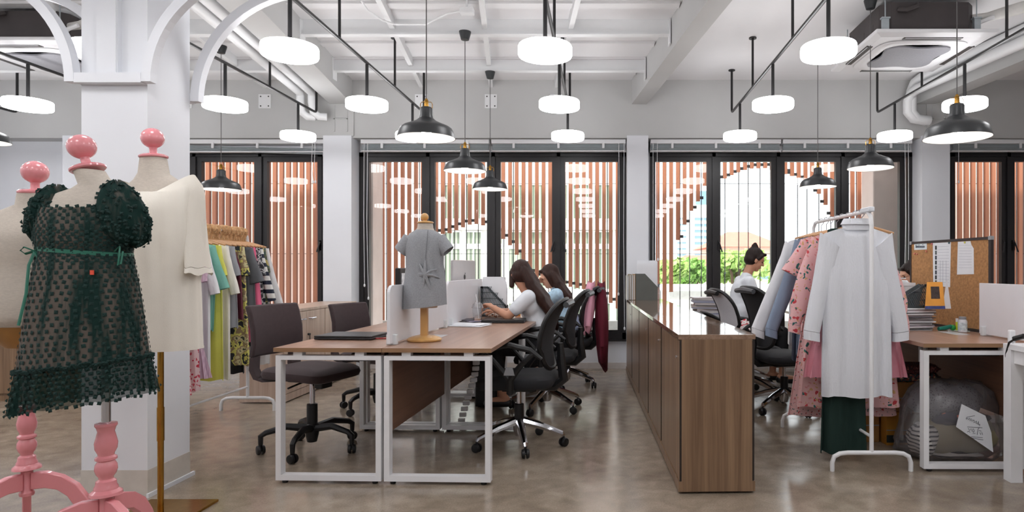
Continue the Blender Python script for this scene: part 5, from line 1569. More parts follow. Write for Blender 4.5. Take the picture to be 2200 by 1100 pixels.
# silver all-in-one seen from behind
SILV = mat('silver_aluminium', (202, 200, 202), .3, metal=.6, var=.02)
p = P(996, 584, 6.5)
o = thing('silver_screen', 'silver all-in-one computer seen from behind by the window', 'computer', (p.x, 6.5, .75), R(-14), 'desk computers')
MB().box(-.012, .012, -.26, .26, .13, .52).build('housing', SILV, o, smooth=False, bevel=.008)
MB().prism([(-.02, .0), (.13, .0), (.135, .006), (.03, .2), (.02, .25), (.01, .25)], -.09, .09, 'xz').build('stand', SILV, o, smooth=False, bevel=.003)
MB().ball((.0125, 0, .35), (.002, .022, .026), 14, 10).ball((.0125, .008, .385), (.002, .006, .010), 8, 6).build('emblem', mat('emblem_black', (24, 24, 26), .3), o)

# ------------------------------------------------------------------ things on the right side of the left block
PAPER = mat('white_paper', (236, 238, 242), .7, var=.02)
def papers(label, x, y, z, rz, n=4, w=.21, l=.297, seed=1, mats=None, th=.0016, name='paper_stack', cat='papers', jit=.03):
    q = random.Random(seed)
    o = thing(name, label, cat, (x, y, z), rz, 'stacks of paper')
    zz = .0003
    for k in range(n):
        t_ = th * q.uniform(.7, 1.5)
        m4 = Matrix.Translation((q.uniform(-jit, jit), q.uniform(-jit, jit), 0)) @ Matrix.Rotation(q.uniform(-.12, .12), 4, 'Z')
        MB().box(-w / 2, w / 2, -l / 2, l / 2, zz, zz + t_, m4).build('sheet', (mats or [PAPER])[k % len(mats or [1])], o, smooth=False)
        zz += t_ + .0002
    return o
p = G(1003, 699, .75); papers('loose white papers lying in front of the iced drink', p.x, p.y, .7503, R(70), 5, seed=3)
p = G(982, 690, .75)
o = thing('carton_box', 'small pale pink carton standing by the partition', 'box', (p.x, p.y, .7503), R(12))
MB().box(-.04, .04, -.04, .04, 0, .135).build('carton', mat('pale_pink_card', (232, 210, 208), .6), o, smooth=False, bevel=.002)
MB().box(-.041, .041, -.041, .041, .135, .145).build('lid', mat('pale_pink_card2', (236, 222, 220), .6), o, smooth=False)
for k in range(5):
    MB().ball((-.025 + .012 * k, .0, .152), (.012, .02, .01), 8, 6).build('trinket', [REDP, mat('green_plastic', (40, 120, 90), .4), PINK][k % 3], o)
p = G(1026, 692, .75)
CUP = glass('clear_plastic_cup', (.93, .94, .95), .10, .05, .18, (240, 240, 244))
o = thing('iced_drink_cup', 'clear plastic cup with dome lid and straw on the desk', 'cup', (p.x, p.y, .7503))
MB().lathe([(.031, 0), (.032, .004), (.044, .115), (.046, .117)], (0, 0, 0), 28, True, False).build('cup', CUP, o)
MB().lathe([(.030, .003), (.0335, .028)], (0, 0, 0), 24).build('drink', mat('milk_tea', (206, 160, 122), .3), o)
MB().lathe([(.048, .115), (.048, .121), (.045, .124), (.038, .147), (.022, .160), (.009, .163)], (0, 0, 0), 28, False, False).build('dome_lid', CUP, o)
MB().tube([(.012, 0, .01), (-.004, 0, .16), (-.012, 0, .225)], .004, 8).build('straw', WPOWDER, o)
p = G(999, 686, .75)
o = thing('pen_pot', 'pink pot holding felt pens between carton and cup', 'pen pot', (p.x, p.y, .7503))
MB().lathe([(.026, 0), (.03, .05), (.031, .052), (.028, .051), (.025, .006)], (0, 0, 0), 20, True, True).build('pot', mat('pink_pot', (230, 150, 176), .4), o)
for k, c in enumerate([(150, 90, 200), (40, 80, 170), (226, 110, 150), (230, 200, 70), (60, 60, 64)]):
    a = k * 1.3
    MB().tube([(.01 * cos(a), .01 * sin(a), .01), (.028 * cos(a), .028 * sin(a), .105 + .012 * k)], .005, 8).build('felt_pen', mat('felt_%d' % k, c, .4), o)
p = G(1008, 688, .75)
papers('thin booklets lying under the felt pens', p.x + .03, p.y - .13, .7503, R(40), 4, .15, .21, 9, [mat('booklet_dark', (60, 58, 70), .5), PAPER, mat('booklet_lilac', (196, 190, 214), .6)], .004, 'booklet_stack', 'booklets')
TRAYM = mat('grey_tray_plastic', (78, 86, 90), .5, var=.03)
def lattice(o, poly, name, t=.004, th=.006, rows=5, slant=.35):
    """flat lattice side: border plus slanted bars, in the xz plane"""
    m = MB()
    n = len(poly)
    cx = sum(p[0] for p in poly) / n; cz = sum(p[1] for p in poly) / n
    for i in range(n):
        a, b = Vector(poly[i]), Vector(poly[(i + 1) % n])
        u = (b - a).normalized(); w = Vector((-u.y, u.x))
        if w.dot(Vector((cx, cz)) - a) < 0: w = -w
        m.prism([tuple(a), tuple(b), tuple(b + w * .018), tuple(a + w * .018)], -th / 2, th / 2, 'xz')
    def inside(x, z):
        c = False
        for i in range(n):
            (x1, z1), (x2, z2) = poly[i], poly[(i + 1) % n]
            if (z1 > z) != (z2 > z) and x < (x2 - x1) * (z - z1) / (z2 - z1) + x1: c = not c
        return c
    x0, x1 = min(p[0] for p in poly), max(p[0] for p in poly); z0, z1 = min(p[1] for p in poly), max(p[1] for p in poly)
    hz = (z1 - z0) / rows
    for r_ in range(rows):
        za = z0 + hz * r_
        x = x0 - .1
        while x < x1 + .1:
            a, b = (x, za), (x + slant * hz, za + hz)
            if inside((a[0] + b[0]) / 2, (a[1] + b[1]) / 2):
                m.prism([a, (a[0] + .005, a[1]), (b[0] + .005, b[1]), b], -th / 2, th / 2, 'xz')
            x += .0145
        if r_:
            xs = [x0 + (x1 - x0) * k / 60 for k in range(61)]
            xin = [v for v in xs if inside(v, za)]
            if xin: m.box(xin[0], xin[-1], -th / 2, th / 2, za - .003, za + .003)
    return m.build(name, TRAYM, o, smooth=False)
TY = 5.80
def tp(px, py): 
    v = P(px, py, TY); return (v.x, v.z)
bx, bz_ = tp(1032, 676)
o = thing('magazine_file', 'dark grey lattice magazine file full of white envelopes', 'magazine file', (bx, TY, .7503), 0, 'lattice magazine files')
poly = [(a - bx, b - .7503) for a, b in (tp(1033, 611), tp(1049, 611), tp(1089, 653), tp(1089, 676), tp(1033, 676))]
zmn = min(p[1] for p in poly); poly = [(a, b - zmn) for a, b in poly]
lattice(o, poly, 'front_side')
w_ = max(p[0] for p in poly)
MB().prism(poly, .088, .093, 'xz').build('rear_side', TRAYM, o, smooth=False)
MB().box(0, w_, 0, .09, 0, .004).build('bottom', TRAYM, o, smooth=False)
MB().box(0, .004, 0, .09, 0, poly[0][1]).build('spine', TRAYM, o, smooth=False)
for k in range(5):
    hh = .36 - .015 * k
    MB().prism([(.012 + .004 * k, .006), (w_ - .01, .006), (w_ - .005, hh - .05), (w_ - .04, hh), (.02 + .01 * k, hh)], .018 + .013 * k, .022 + .013 * k, 'xz').build('envelope', PAPER, o, smooth=False)
p = G(1065, 684, .75)
o = thing('pouch', 'brown and white patterned pouch on the desk by the lattice file', 'pouch', (p.x, p.y + .06, .7503), R(-18))
MB().loft([ell(-.11 + .022 * k, 0, 0, .0, .0, 4) for k in range(0)] or [[(-.11 + .022 * k, (.028 + .012 * sin(k * .9)) * sin(pi * (k + .5) / 11) ** .5 * cos(2 * pi * j / 14) * 1.1, .035 + (.034 + .006 * sin(k * 1.7)) * sin(pi * (k + .5) / 11) ** .5 * sin(2 * pi * j / 14)) for j in range(14)] for k in range(11)]).build('body', spots('pouch_print', (222, 214, 206), [(90, 64, 56), (170, 120, 92)], 34, .35), o, ang=80)
MB().ball((-.09, 0, .055), (.03, .026, .02), 12, 8).build('flap', mat('tan_leather', (166, 106, 70), .6), o)
p = G(1108, 684, .75)
o = thing('drink_bottle', 'small orange labelled bottle beside the hand', 'bottle', (p.x - .02, p.y + .3, .7503))
MB().lathe([(.022, 0), (.025, .01), (.025, .1), (.012, .13), (.011, .15)], (0, 0, 0), 18).build('bottle', mat('amber_plastic', (220, 150, 60), .25), o)
MB().lathe([(.0258, .025), (.0258, .085)], (0, 0, 0), 18, False, False).build('label_wrap', mat('orange_label', (224, 110, 50), .5, var=.3, scale=60), o)
MB().lathe([(.013, .148), (.013, .165)], (0, 0, 0), 14).build('cap', WPOWDER, o)
# computer tower below the desks
o = thing('computer_tower', 'black computer tower standing under the desks', 'computer', (-1.0, 5.66, 0), R(2))
MB().box(-.09, .09, -.2, .2, .012, .42).build('case', PLASTB, o, smooth=False, bevel=.006)
MB().box(-.085, .085, -.208, -.2, .03, .40).build('front_panel', LAPB, o, smooth=False, bevel=.004)
for s in (-1, 1):
    MB().box(s * .06 - .015, s * .06 + .015, -.16, .16, 0, .012).build('foot', PLASTB, o, smooth=False)

# ------------------------------------------------------------------ on the long cabinets
GB = mat('grey_file_board', (92, 94, 90), .7, var=.04)
yb = F * (CH - .838) / (645 - PY)
s_ = yb / F
fxp = lambda px: (px - PX) * s_
o = thing('file_holder', 'grey file holder stuffed with white papers on the walnut cabinets', 'file holder', (fxp(1366), yb, .8385), CROT)
wd = fxp(1413) - fxp(1366)
poly = [(0, 0), (wd, 0), (wd, .145), (wd * .42, .29), (0, .29)]
MB().prism(poly, 0, .004, 'xz').build('front_side', GB, o, smooth=False)
MB().prism(poly, .1, .104, 'xz').build('rear_side', GB, o, smooth=False)
MB().box(0, wd, .004, .1, 0, .004).build('bottom', GB, o, smooth=False)
MB().box(0, .004, .004, .1, 0, .29).build('spine', GB, o, smooth=False)
for k in range(7):
    MB().box(.012 + .003 * k, wd - .004 + .004 * (k % 3), .012 + .012 * k, .019 + .012 * k, .006, .40 + .012 * (k % 4)).build('paper', PAPER, o, smooth=False)
for k, (px, w2, h2, c, lab) in enumerate([(1347, 4.2, .27, (196, 196, 190), 'pale ring binder at the outer end beside the grey file holder'), (1351.8, 4.6, .285, (150, 132, 98), 'olive binder second from the outer end on the walnut cabinets'),
                                          (1357, 3.6, .28, (208, 206, 200), 'white binder in the middle of the small binder row'), (1361, 4.2, .285, (190, 150, 96), 'tan binder leaning against the grey file holder')]):
    o = thing('binder', lab, 'binder', (fxp(px), yb + .01, .8385), CROT, 'binders on the walnut cabinets')
    ww = w2 * s_
    m_ = mat('binder_%d' % k, c, .6)
    MB().box(0, ww * .16, 0, .21, 0, h2).build('cover', m_, o, smooth=False)
    MB().box(ww * .84, ww, 0, .21, 0, h2).build('cover', m_, o, smooth=False)
    MB().box(0, ww, .206, .21, 0, h2).build('spine', m_, o, smooth=False)
    MB().box(ww * .18, ww * .82, .01, .2, .004, h2 - .01).build('pages', PAPER, o, smooth=False)
o = thing('spray_bottle', 'small clear bottle behind the grey file holder', 'bottle', (fxp(1417), yb + .13, .8385))
MB().lathe([(.024, 0), (.026, .01), (.026, .09), (.012, .12), (.012, .14)], (0, 0, 0), 18).build('bottle', CUP, o)
MB().lathe([(.014, .138), (.014, .16), (.02, .165), (.02, .175)], (0, 0, 0), 14).build('cap', GREYP, o)
# magazine pile by the window on a stool
o = thing('low_stand', 'small dark stand under the magazine pile', 'stand', (1.16, 7.0, 0))
MB().box(-.25, .25, -.2, .2, .52, .56).build('top', LAPB, o, smooth=False)
for sx in (-1, 1):
    for sy in (-1, 1): MB().box(sx * .22 - .02, sx * .22 + .02, sy * .17 - .02, sy * .17 + .02, 0, .52).build('leg', LAPB, o, smooth=False)
q = random.Random(11)
zz = .5605
mg = [(150, 140, 150), (190, 176, 176), (120, 132, 160), (206, 200, 196), (168, 120, 112), (96, 100, 112), (180, 186, 200)]
for k in range(16):
    t_ = q.uniform(.014, .024)
    o = thing('magazine', 'magazine number %s up in the pile behind the white chair' % ['one', 'two', 'three', 'four', 'five', 'six', 'seven', 'eight', 'nine', 'ten', 'eleven', 'twelve', 'thirteen', 'fourteen', 'fifteen', 'sixteen'][k], 'magazine',
              (1.16 + q.uniform(-.025, .025), 7.0 + q.uniform(-.02, .02), zz), q.uniform(-.12, .12), 'magazines in the pile')
    MB().box(-.18, .18, -.13, .13, .0015, t_ - .0015).build('pages', mat('magazine_pages_%d' % (k % 3), [(196, 186, 184), (160, 160, 176), (204, 200, 196)][k % 3], .7), o, smooth=False)
    m_ = mat('magazine_cover_%d' % (k % 7), mg[k % 7], .4, var=.3, scale=20)
    MB().box(-.182, .182, -.132, .132, 0, .0015).build('cover', m_, o, smooth=False)
    MB().box(-.182, .182, -.132, .132, t_ - .0015, t_).build('cover', m_, o, smooth=False)
    zz += t_ + .0005

# ------------------------------------------------------------------ cork board and right desk things
CORK = mat('cork', (172, 126, 82), .9, var=.22, scale=60, bump=.3, bscale=90)
DBR = mat('dark_board_frame', (46, 36, 36), .5)
bA, bB = V(2.583, 4.26, 0), V(2.478, 5.16, 0)
bdir = (bB - bA).normalized(); blen = (bB - bA).length
ang = math.atan2(bdir.y, bdir.x) - pi / 2
o = thing('cork_board', 'cork notice board with papers standing on the desks', 'notice board', (bA.x, bA.y, .7503), ang)
H = 1.398 - .7503
MB().box(-.006, .006, .012, blen - .012, .012, H - .012).build('cork', CORK, o, smooth=False)
for nm, bx_ in (('frame_rail', (-.011, .011, 0, blen, 0, .02)), ('frame_rail', (-.011, .011, 0, blen, H - .018, H)), ('frame_stile', (-.011, .011, 0, .022, .02, H - .018)), ('frame_stile', (-.011, .011, blen - .014, blen, .02, H - .018))):
    MB().box(*bx_).build(nm, DBR, o, smooth=False)
for (yy, z_) in ((0, H - .02), (blen - .02, H - .02), (0, 0)):
    MB().box(-.013, .013, yy - .002, yy + .024, z_ - .002, z_ + .024).build('corner', GREYP, o, smooth=False, bevel=.002)
def onboard(px, py):
    """local (y, z) on the board face seen at a pixel"""
    # ray through px meets the vertical plane of the board
    k = (px - PX) / F
    n = V(bdir.y, -bdir.x, 0)
    t_ = (bA.dot(n)) / (k * n.x + n.y)
    pt = V(k * t_, t_, CH + (PY - py) * t_ / F)
    return ((pt - bA).dot(bdir), pt.z - .7503)
def pinned(name, label, cat, pts, m, depth=.0075):
    loc = [onboard(*p) for p in pts]
    o2 = thing(name, label, cat, (bA.x, bA.y, .7503), ang, 'papers pinned on the cork board')
    MB().prism(loc, -depth, -depth + .001, 'yz').build('sheet', m, o2, smooth=False)
    return o2, loc
INK = mat('grey_ink', (120, 122, 134), .8); INKD = mat('dark_ink', (52, 56, 64), .8)
o2, L_ = pinned('pinned_card', 'small white card with grey lettering pinned on the cork board', 'card', [(1966, 522), (1993, 521), (1993, 536), (1966, 537)], mat('card_paper', (226, 234, 236), .7))
def strokes(o2, pix, m, r=.0016, depth=.010, name='lettering'):
    g = MB()
    for st in pix:
        g.tube([(-depth, *onboard(*p)) for p in st], r, 5)
    g.build(name, m, o2)
wr = []
x = 1970.0
for k, ch in enumerate('hsnsnsuon'):
    if ch == 'h': wr.append([(x, 526), (x, 532), (x + 1.6, 532), (x + 1.8, 529), (x + .4, 528.4)])
    elif ch == 's': wr.append([(x + 1.6, 528.4), (x, 528.6), (x + 1.5, 530.6), (x + .2, 532)])
    elif ch == 'n': wr.append([(x, 532), (x + .1, 528.5), (x + 1.5, 528.6), (x + 1.6, 532)])
    elif ch == 'u': wr.append([(x, 528.4), (x + .1, 532), (x + 1.6, 531.8), (x + 1.6, 528.4)])
    else: wr.append([(x + .8, 528.4), (x + 1.6, 530.2), (x + .8, 532), (x, 530.2), (x + .8, 528.4)])
    x += 2.15
wr += [[(1984, 526), (1986, 525.6)], [(1976, 526.4), (1977.6, 526)]]
strokes(o2, wr, mat('lettering_grey', (104, 112, 124), .8), .0022)
o2, L_ = pinned('pinned_schedule', 'long printed schedule with a column of dark pictures pinned on the cork board', 'schedule', [(2006, 522), (2045, 520), (2043, 617), (2007, 614)], PAPER)
for k in range(8):
    y0 = 528 + k * 10.6
    q4 = [onboard(px_, py_) for px_, py_ in ((2011, y0), (2014.8, y0), (2014.8, y0 + 8.6), (2011, y0 + 8.6))]
    MB().prism(q4, -.0085, -.0076, 'yz').build('picture', mat('photo_%d' % (k % 3), [(50, 54, 58), (84, 90, 92), (60, 66, 76)][k % 3], .6, var=.4, scale=90), o2, smooth=False)
strokes(o2, [[(2017, 530 + k * 6.3), (2041, 529 + k * 6.5)] for k in range(13)] + [[(xx, 560), (xx, 612)] for xx in (2022, 2028, 2035)], mat('faint_ink', (176, 178, 190), .8), .0009, .0082, 'table_lines')
o2, L_ = pinned('pinned_note', 'curled white note with faint lines pinned beside the schedule', 'note', [(2060, 519.5), (2087, 518), (2089, 526), (2094, 534), (2094.5, 589), (2058, 590)], PAPER)
strokes(o2, [[(2062, 527 + k * 6), (2090, 527 + k * 6)] for k in range(9)], mat('faint_ink2', (186, 188, 198), .8), .0008, .0082, 'ruled_lines')
for k, (px, py, c) in enumerate([(2005, 524, (226, 120, 130)), (2042, 522, (40, 80, 96)), (1968, 545, (214, 130, 110)), (1973, 546, (224, 140, 120)), (1993, 540, (220, 130, 116)), (2076, 521, (206, 200, 90))]):
    yy, z_ = onboard(px, py)
    g = MB().ball((-.012, yy, z_), (.006, .007, .007), 10, 8)
    lab = ['pink push pin at the corner of the long schedule', 'dark teal push pin at the top of the long schedule', 'coral push pin below the small card, outer of the pair', 'coral push pin below the small card, inner of the pair', 'coral push pin below the corner of the small card', 'yellow push pin holding the curled note'][k]
    o2 = g.build('push_pin', mat('pin_%d' % k, c, .35)); o2.location = (bA.x, bA.y, .7503); o2.rotation_euler = (0, 0, ang)
    tag(o2, lab, 'push pin', 'push pins on the cork board')
# paper piles
FOL = [mat('folder_grey', (150, 150, 154), .7), PAPER, mat('folder_dark', (96, 92, 96), .7), PAPER, mat('folder_mauve', (190, 176, 182), .7)]
p = G(1985, 709, .75)
papers('thick untidy stack of papers and folders on the right desk', 2.17, 4.62, .7503, R(8), 22, .30, .24, 4, FOL, .0062, jit=.02)
o = thing('storage_box', 'white storage box behind the paper stack on the right desk', 'box', (2.25, 5.08, .7503), R(0))
MB().box(-.16, .16, -.12, .12, 0, .30).build('box', mat('white_box_card', (222, 222, 224), .6), o, smooth=False, bevel=.003)
MB().box(-.165, .165, -.125, .125, .30, .325).build('lid', mat('white_box_lid', (234, 234, 236), .6), o, smooth=False, bevel=.003)
papers('printed sheets lying on the white storage box', 2.19, 5.06, 1.076, R(6), 4, .24, .19, 8, [PAPER], .01)
# lattice tray with calendar
o = thing('letter_tray', 'dark grey lattice tray tilted on the paper stack', 'letter tray', (2.09, 4.56, .905), R(0), 'lattice magazine files')
lattice(o, [(0, 0), (.20, 0), (.24, .16), (.20, .17), (.0, .045)], 'front_side', rows=3, slant=-.5)
MB().prism([(0, 0), (.20, 0), (.24, .16), (.20, .17), (.0, .045)], .10, .106, 'xz').build('rear_side', TRAYM, o, smooth=False)
MB().box(0, .2, 0, .1, 0, .004).build('bottom', TRAYM, o, smooth=False)
ORANGE = mat('orange_print', (232, 160, 64), .5, var=.18, scale=5)
o = thing('desk_calendar', 'orange tent calendar leaning against the cork board', 'calendar', (2.315, 4.44, .905), R(6))
tilt = R(22)
m4 = Matrix.Rotation(-tilt, 4, 'X')
cal = [(-.095, 0), (.055, 0), (.085, .20), (-.03, .20)]
MB().prism(cal, -.001, .001, 'xz', m4).build('front_page', ORANGE, o, smooth=False)
MB().prism([(-.03, .075), (.035, .075), (.05, .165), (-.012, .165)], -.003, -.0012, 'xz', m4).build('printed_picture', mat('calendar_picture', (58, 46, 44), .5, var=.5, scale=50), o, smooth=False)
MB().prism([(-.094, .0), (.055, .0), (.058, .022), (-.088, .022)], -.003, -.0012, 'xz', m4).build('blue_band', mat('calendar_band', (52, 66, 120), .5, var=.3, scale=40), o, smooth=False)
MB().prism([(.056, 0), (.12, 0), (.092, .195), (.086, .2)], .03, .032, 'xz').build('rear_page', PAPER, o, smooth=False)
# bottle and small things
p = G(2068, 714, .75)
o = thing('pill_bottle', 'white pill bottle with a grey cap on the right desk', 'bottle', (p.x, p.y, .7503))
MB().lathe([(.025, 0), (.029, .004), (.029, .076), (.022, .088)], (0, 0, 0), 24).build('bottle', mat('white_bottle', (232, 234, 238), .35), o)
MB().lathe([(.0293, .014), (.0293, .068)], (0, 0, 0), 24, False, False).build('label_wrap', mat('bottle_label', (214, 226, 236), .5, var=.35, scale=50), o)
MB().lathe([(.023, .088), (.023, .104), (.02, .107)], (0, 0, 0), 24).build('cap', GREYP, o)
p = G(2056, 710, .75)
o = thing('highlighter', 'yellow highlighter standing beside the pill bottle', 'marker', (p.x, p.y, .7503))
MB().lathe([(.008, 0), (.009, .002), (.009, .06)], (0, 0, 0), 12).build('body', mat('yellow_marker', (220, 224, 60), .4), o)
MB().lathe([(.0085, .06), (.0085, .085)], (0, 0, 0), 12).build('cap', WPOWDER, o)
p = G(2035, 711, .75)
o = thing('tape_gun', 'green plastic hand tool beside the yellow highlighter', 'hand tool', (p.x, p.y, .7503), R(12))
gm = mat('green_tool', (22, 122, 104), .4)
MB().tube([(-.07, 0, .016), (-.02, 0, .02), (.03, 0, .032)], [.013, .016, .013], 10).build('handle', gm, o)
MB().ball((.045, 0, .022), (.02, .02, .02), 12, 8).build('head', mat('bright_green_tool', (40, 160, 70), .4), o)
p = G(2040, 713, .75)
papers('flat printed leaflet under the pill bottle', p.x + .09, p.y + .11, .7501, R(-25), 1, .14, .1, 2, [mat('leaflet', (190, 206, 204), .6, var=.2, scale=30)], .001, 'leaflet', 'leaflet')

# ------------------------------------------------------------------ below the right desk
CARD = mat('cardboard', (164, 120, 66), .8, var=.06, scale=10); CARDY = mat('yellow_cardboard', (176, 122, 40), .8, var=.05, scale=8)
def carton(label, x0, x1, y0, y1, z0, z1, m, band=None):
    o = thing('cardboard_box', label, 'cardboard box', ((x0 + x1) / 2, (y0 + y1) / 2, z0), 0, 'cardboard boxes under the desk')
    a, b, h = (x1 - x0) / 2, (y1 - y0) / 2, z1 - z0
    MB().box(-a, a, -b, b, .001, h - .004).build('carton', m, o, smooth=False, bevel=.003)
    MB().box(-a, -.002, -b, b, h - .004, h).build('flap', m, o, smooth=False)
    MB().box(.002, a, -b, b, h - .004, h).build('flap', m, o, smooth=False)
    MB().box(-a - .0005, a + .0005, -b - .0006, -b, h * .45, h * .48).build('tape', GREYP, o, smooth=False)
    if band: MB().box(-a + .0, a, -b - .0008, -b, .02, .07).build('dark_print', mat('carton_print', (36, 40, 36), .7, var=.3, scale=30), o, smooth=False)
carton('yellow cardboard box on the floor beside the plastic bag', 1.90, 2.16, 4.30, 4.60, 0, .22, CARDY, True)
carton('plain brown cardboard box on top of the yellow one', 1.93, 2.17, 4.32, 4.58, .2205, .42, CARD)
carton('brown cardboard box behind the dark green trousers', 1.74, 1.885, 4.38, 4.70, 0, .25, CARD)
carton('tall brown box behind the plastic bag', 2.2, 2.42, 4.52, 4.82, 0, .38, CARD)
TEX = camo('folk_textile', [(70, 40, 44), (52, 84, 86), (150, 80, 74), (206, 190, 150), (30, 50, 60)], 34)
for k, (z_, lab, m_) in enumerate([(.421, 'teal and red patterned cloth bundle lowest on the boxes', TEX), (.475, 'folded dark red patterned cloth on top of the boxes', camo('red_textile', [(86, 44, 46), (120, 60, 58), (60, 40, 44), (150, 90, 84)], 40))]):
    o = thing('folded_cloth', lab, 'cloth', (2.10, 4.44, z_), R(4), 'folded cloths under the desk')
    MB().loft([[((.20 + .01 * sin(3 * a_)) * math.copysign(abs(cos(a_)) ** .5, cos(a_)) * f, .12 * math.copysign(abs(sin(a_)) ** .5, sin(a_)) * f, zz_) for a_ in [2 * pi * j / 40 for j in range(40)]] for f, zz_ in ((.92, .001), (1, .012), (1.0, .036), (.93, .05))]).build('cloth', m_, o, ang=80)
    MB().loft([[((.205) * math.copysign(abs(cos(a_)) ** .5, cos(a_)) * f, .124 * math.copysign(abs(sin(a_)) ** .5, sin(a_)) * f, zz_) for a_ in [2 * pi * j / 40 for j in range(40)]] for f, zz_ in ((1, .022), (1.02, .026), (1.0, .03))]).build('fold', m_, o, ang=80)
# plastic bag full of clothes
BAGC = V(2.20, 4.08, 0)
o = thing('plastic_bag', 'big clear plastic bag stuffed with clothes under the right desk', 'bag', BAGC, 0)
FILM = glass('clear_bag_film', (.90, .89, .90), .05, .25, .16, (200, 194, 198))
bp = [(.0, .27, .16), (.015, .325, .20), (.08, .33, .215), (.20, .305, .205), (.32, .285, .19), (.41, .25, .165), (.455, .20, .12), (.475, .10, .06)]
rings = []
for i, (z_, rx, ry) in enumerate(bp):
    r_ = []
    for k in range(64):
        a = 2 * pi * k / 64
        w = 1 + .05 * sin(5 * a + i) + .035 * sin(11 * a + 2 * i) + .02 * sin(19 * a + 5 * i)
        r_.append(((rx * w) * cos(a) + .02 * (i > 4) - .03 * z_, ry * w * sin(a), z_ + .004 + .008 * sin(7 * a) * (i > 0)))
    rings.append(r_)
MB().loft(rings).build('film', FILM, o, ang=80)
def lump(c, r, m, nm, sd):
    g = MB(); rr_ = []
    for i in range(1, 10):
        b = -pi / 2 + pi * i / 10; r2 = []
        for k in range(22):
            a = 2 * pi * k / 22
            w = 1 + .10 * sin(3 * a + sd + i * .8) + .06 * sin(6 * a - i)
            r2.append((c[0] + r[0] * w * cos(b) * cos(a), c[1] + r[1] * w * cos(b) * sin(a), c[2] + r[2] * w * sin(b)))
        rr_.append(r2)
    g.loft(rr_).build(nm, m, o, ang=80)
lump((.03, -.02, .145), (.26, .165, .14), cloth('khaki_cloth', (150, 140, 112)), 'khaki_garment', 1)
lump((-.02, -.01, .345), (.225, .145, .11), spots('dotted_grey_cloth', (120, 118, 122), [(60, 58, 62)], 70, .28), 'dotted_garment', 2)
lump((.02, -.10, .255), (.17, .085, .05), spots('coral_navy_cloth', (40, 40, 58), [(224, 120, 96)], 14, .22), 'coral_trim_garment', 3)
lump((-.2, -.06, .12), (.085, .11, .10), stripes('zebra_cloth', (214, 210, 206), (40, 38, 42), 40, 2, .4), 'striped_garment', 4)
lump((.18, -.04, .06), (.09, .10, .045), cloth('mixed_scrap_cloth', (150, 120, 112)), 'scrap_garment', 5)
lump((.0, -.06, .035), (.18, .1, .025), stripes('zebra_cloth', (214, 210, 206), (40, 38, 42), 40, 2, .4), 'striped_hem', 6)
sy = 3.845
sg = [P(2066, 868, sy), P(2117, 893, sy), P(2130, 930, sy), P(2134, 972, sy), P(2054, 917, sy)]
o2 = thing('paper_label', 'torn white paper label with handwriting on the plastic bag', 'label', tuple(sg[4]))
o2.location.y = sy
MB().prism([(v.x - sg[4].x, v.z - sg[4].z) for v in sg], 0, .0012, 'xz').build('sheet', PAPER, o2, smooth=False)
g = MB()
def ln(*pp): g.tube([(P(px, py, sy).x - sg[4].x, -.0012, P(px, py, sy).z - sg[4].z) for px, py in pp], .0012, 5)
ln((2075, 900), (2077, 896), (2083, 895), (2094, 893)); ln((2076, 901), (2079, 898), (2080, 902), (2083, 898), (2084, 904), (2086, 899), (2088, 905), (2090, 901)); ln((2090, 905), (2092, 902), (2094, 907), (2091, 908))
ln((2095, 908), (2097, 904), (2099, 910), (2096, 910)); ln((2100, 912), (2102, 905), (2102, 913)); ln((2103, 912), (2105, 911), (2104, 915))
ln((2078, 917), (2110, 919)); ln((2080, 920), (2083, 925), (2086, 921), (2088, 926), (2091, 921), (2093, 925)); ln((2078, 928), (2081, 926), (2084, 929)); ln((2088, 927), (2093, 926), (2090, 931), (2095, 931)); ln((2099, 934), (2101, 922), (2104, 918)); ln((2103, 925), (2108, 926)); ln((2105, 929), (2107, 934)); ln((2109, 929), (2111, 934))
ln((2086, 938), (2111, 940)); ln((2088, 941), (2112, 945))
g.build('handwriting', mat('blue_black_ink', (36, 40, 62), .7), o2)

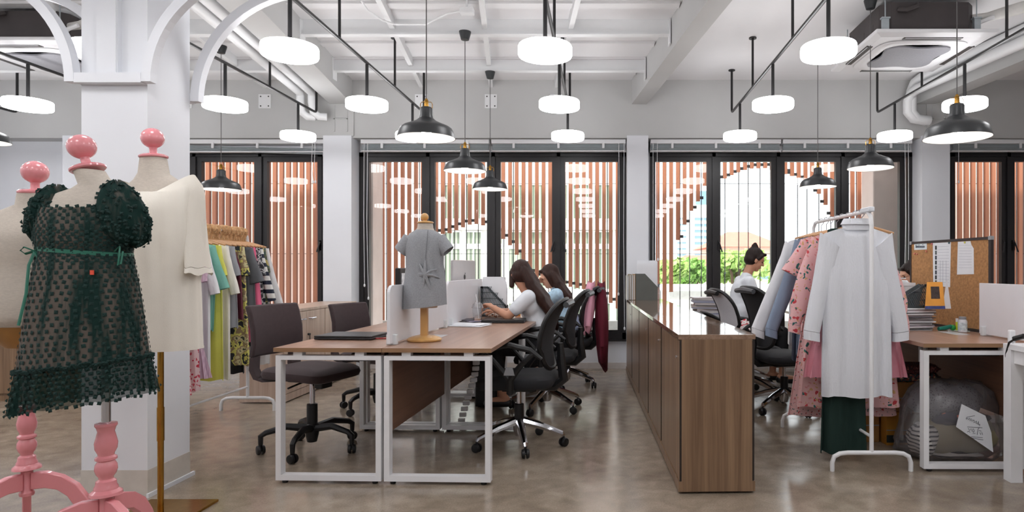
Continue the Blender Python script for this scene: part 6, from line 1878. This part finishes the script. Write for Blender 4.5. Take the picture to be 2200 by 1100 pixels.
# ------------------------------------------------------------------ white side table at the edge
o = thing('side_table', 'plain white table with square legs cut off at the edge', 'table', (2.62, 3.12, 0))
MB().box(-.365, .40, -.50, .50, .735, .765).build('top', WPOWDER, o, smooth=False, bevel=.002)
for sx in (-1, 1):
    for sy_ in (-1, 1):
        cx_ = -.33 if sx < 0 else .365
        MB().box(cx_ - .033, cx_ + .033, sy_ * .465 - .033, sy_ * .465 + .033, 0, .735).build('leg', WPOWDER, o, smooth=False)
MB().box(-.33, .365, .45, .48, .66, .735).build('apron', WPOWDER, o, smooth=False)
MB().box(-.345, -.315, -.45, .45, .66, .735).build('apron', WPOWDER, o, smooth=False)
pts = [P(2200, 726, 3.5), P(2180, 729, 3.5), P(2168, 736, 3.56), P(2162, 760, 3.60), P(2161, 850, 3.62), P(2158, 960, 3.66)]
o = thing('power_cord', 'black power cord running down over the white table edge', 'cord', tuple(pts[-1]))
MB().tube([q_ - pts[-1] for q_ in pts], .006, 8).build('cord', PLASTB, o)
MB().tube([q_ - pts[-1] for q_ in [P(2200, 722, 3.45), P(2178, 728, 3.5)]], .014, 8).build('plug', PLASTB, o)
o = thing('white_charger', 'small white upright charger beside the partition at the edge', 'charger', tuple(G(2173, 741, .7503)))
MB().box(-.018, .018, -.012, .012, 0, .085).build('body', WPOWDER, o, smooth=False, bevel=.007)
MB().box(-.006, .006, -.0125, -.011, .008, .014).build('port', PLASTB, o, smooth=False)

# ------------------------------------------------------------------ odds and ends near the white backed chair
RF = spots('red_flower_cloth', (226, 216, 214), [(206, 40, 56), (180, 30, 44)], 22, .38)
o = thing('patterned_cloth', 'crumpled white cloth with red flowers on the white backed chair', 'cloth', (1.36, 5.95, .492))
rr_ = []
for i in range(8):
    b = pi / 2 * i / 8
    rr_.append([((.19 * (1 + .12 * sin(4 * a + i)) * cos(b)) * cos(a), (.17 * (1 + .12 * sin(5 * a - i)) * cos(b)) * sin(a), .21 * sin(b) * (1 + .1 * sin(3 * a)) + .002) for a in [2 * pi * k / 28 for k in range(28)]])
MB().loft(rr_).build('cloth', RF, o, ang=80)
o = thing('paper_bag', 'open brown paper bag under the desk by the window', 'bag', (2.22, 6.75, 0), R(8))
MB().loft([[(sx * .12 * k, sy * .08 * k, z_) for sx, sy in ((-1, -1), (1, -1), (1, 1), (-1, 1))] for k, z_ in ((.94, .001), (1, .02), (1, .15), (1.03, .30), (.99, .30), (.96, .15), (.92, .02))]).build('bag', mat('kraft_paper', (176, 122, 70), .8, var=.1), o, smooth=False)
MB().ball((0, 0, .27), (.10, .06, .06), 14, 10).build('filling', RF, o)
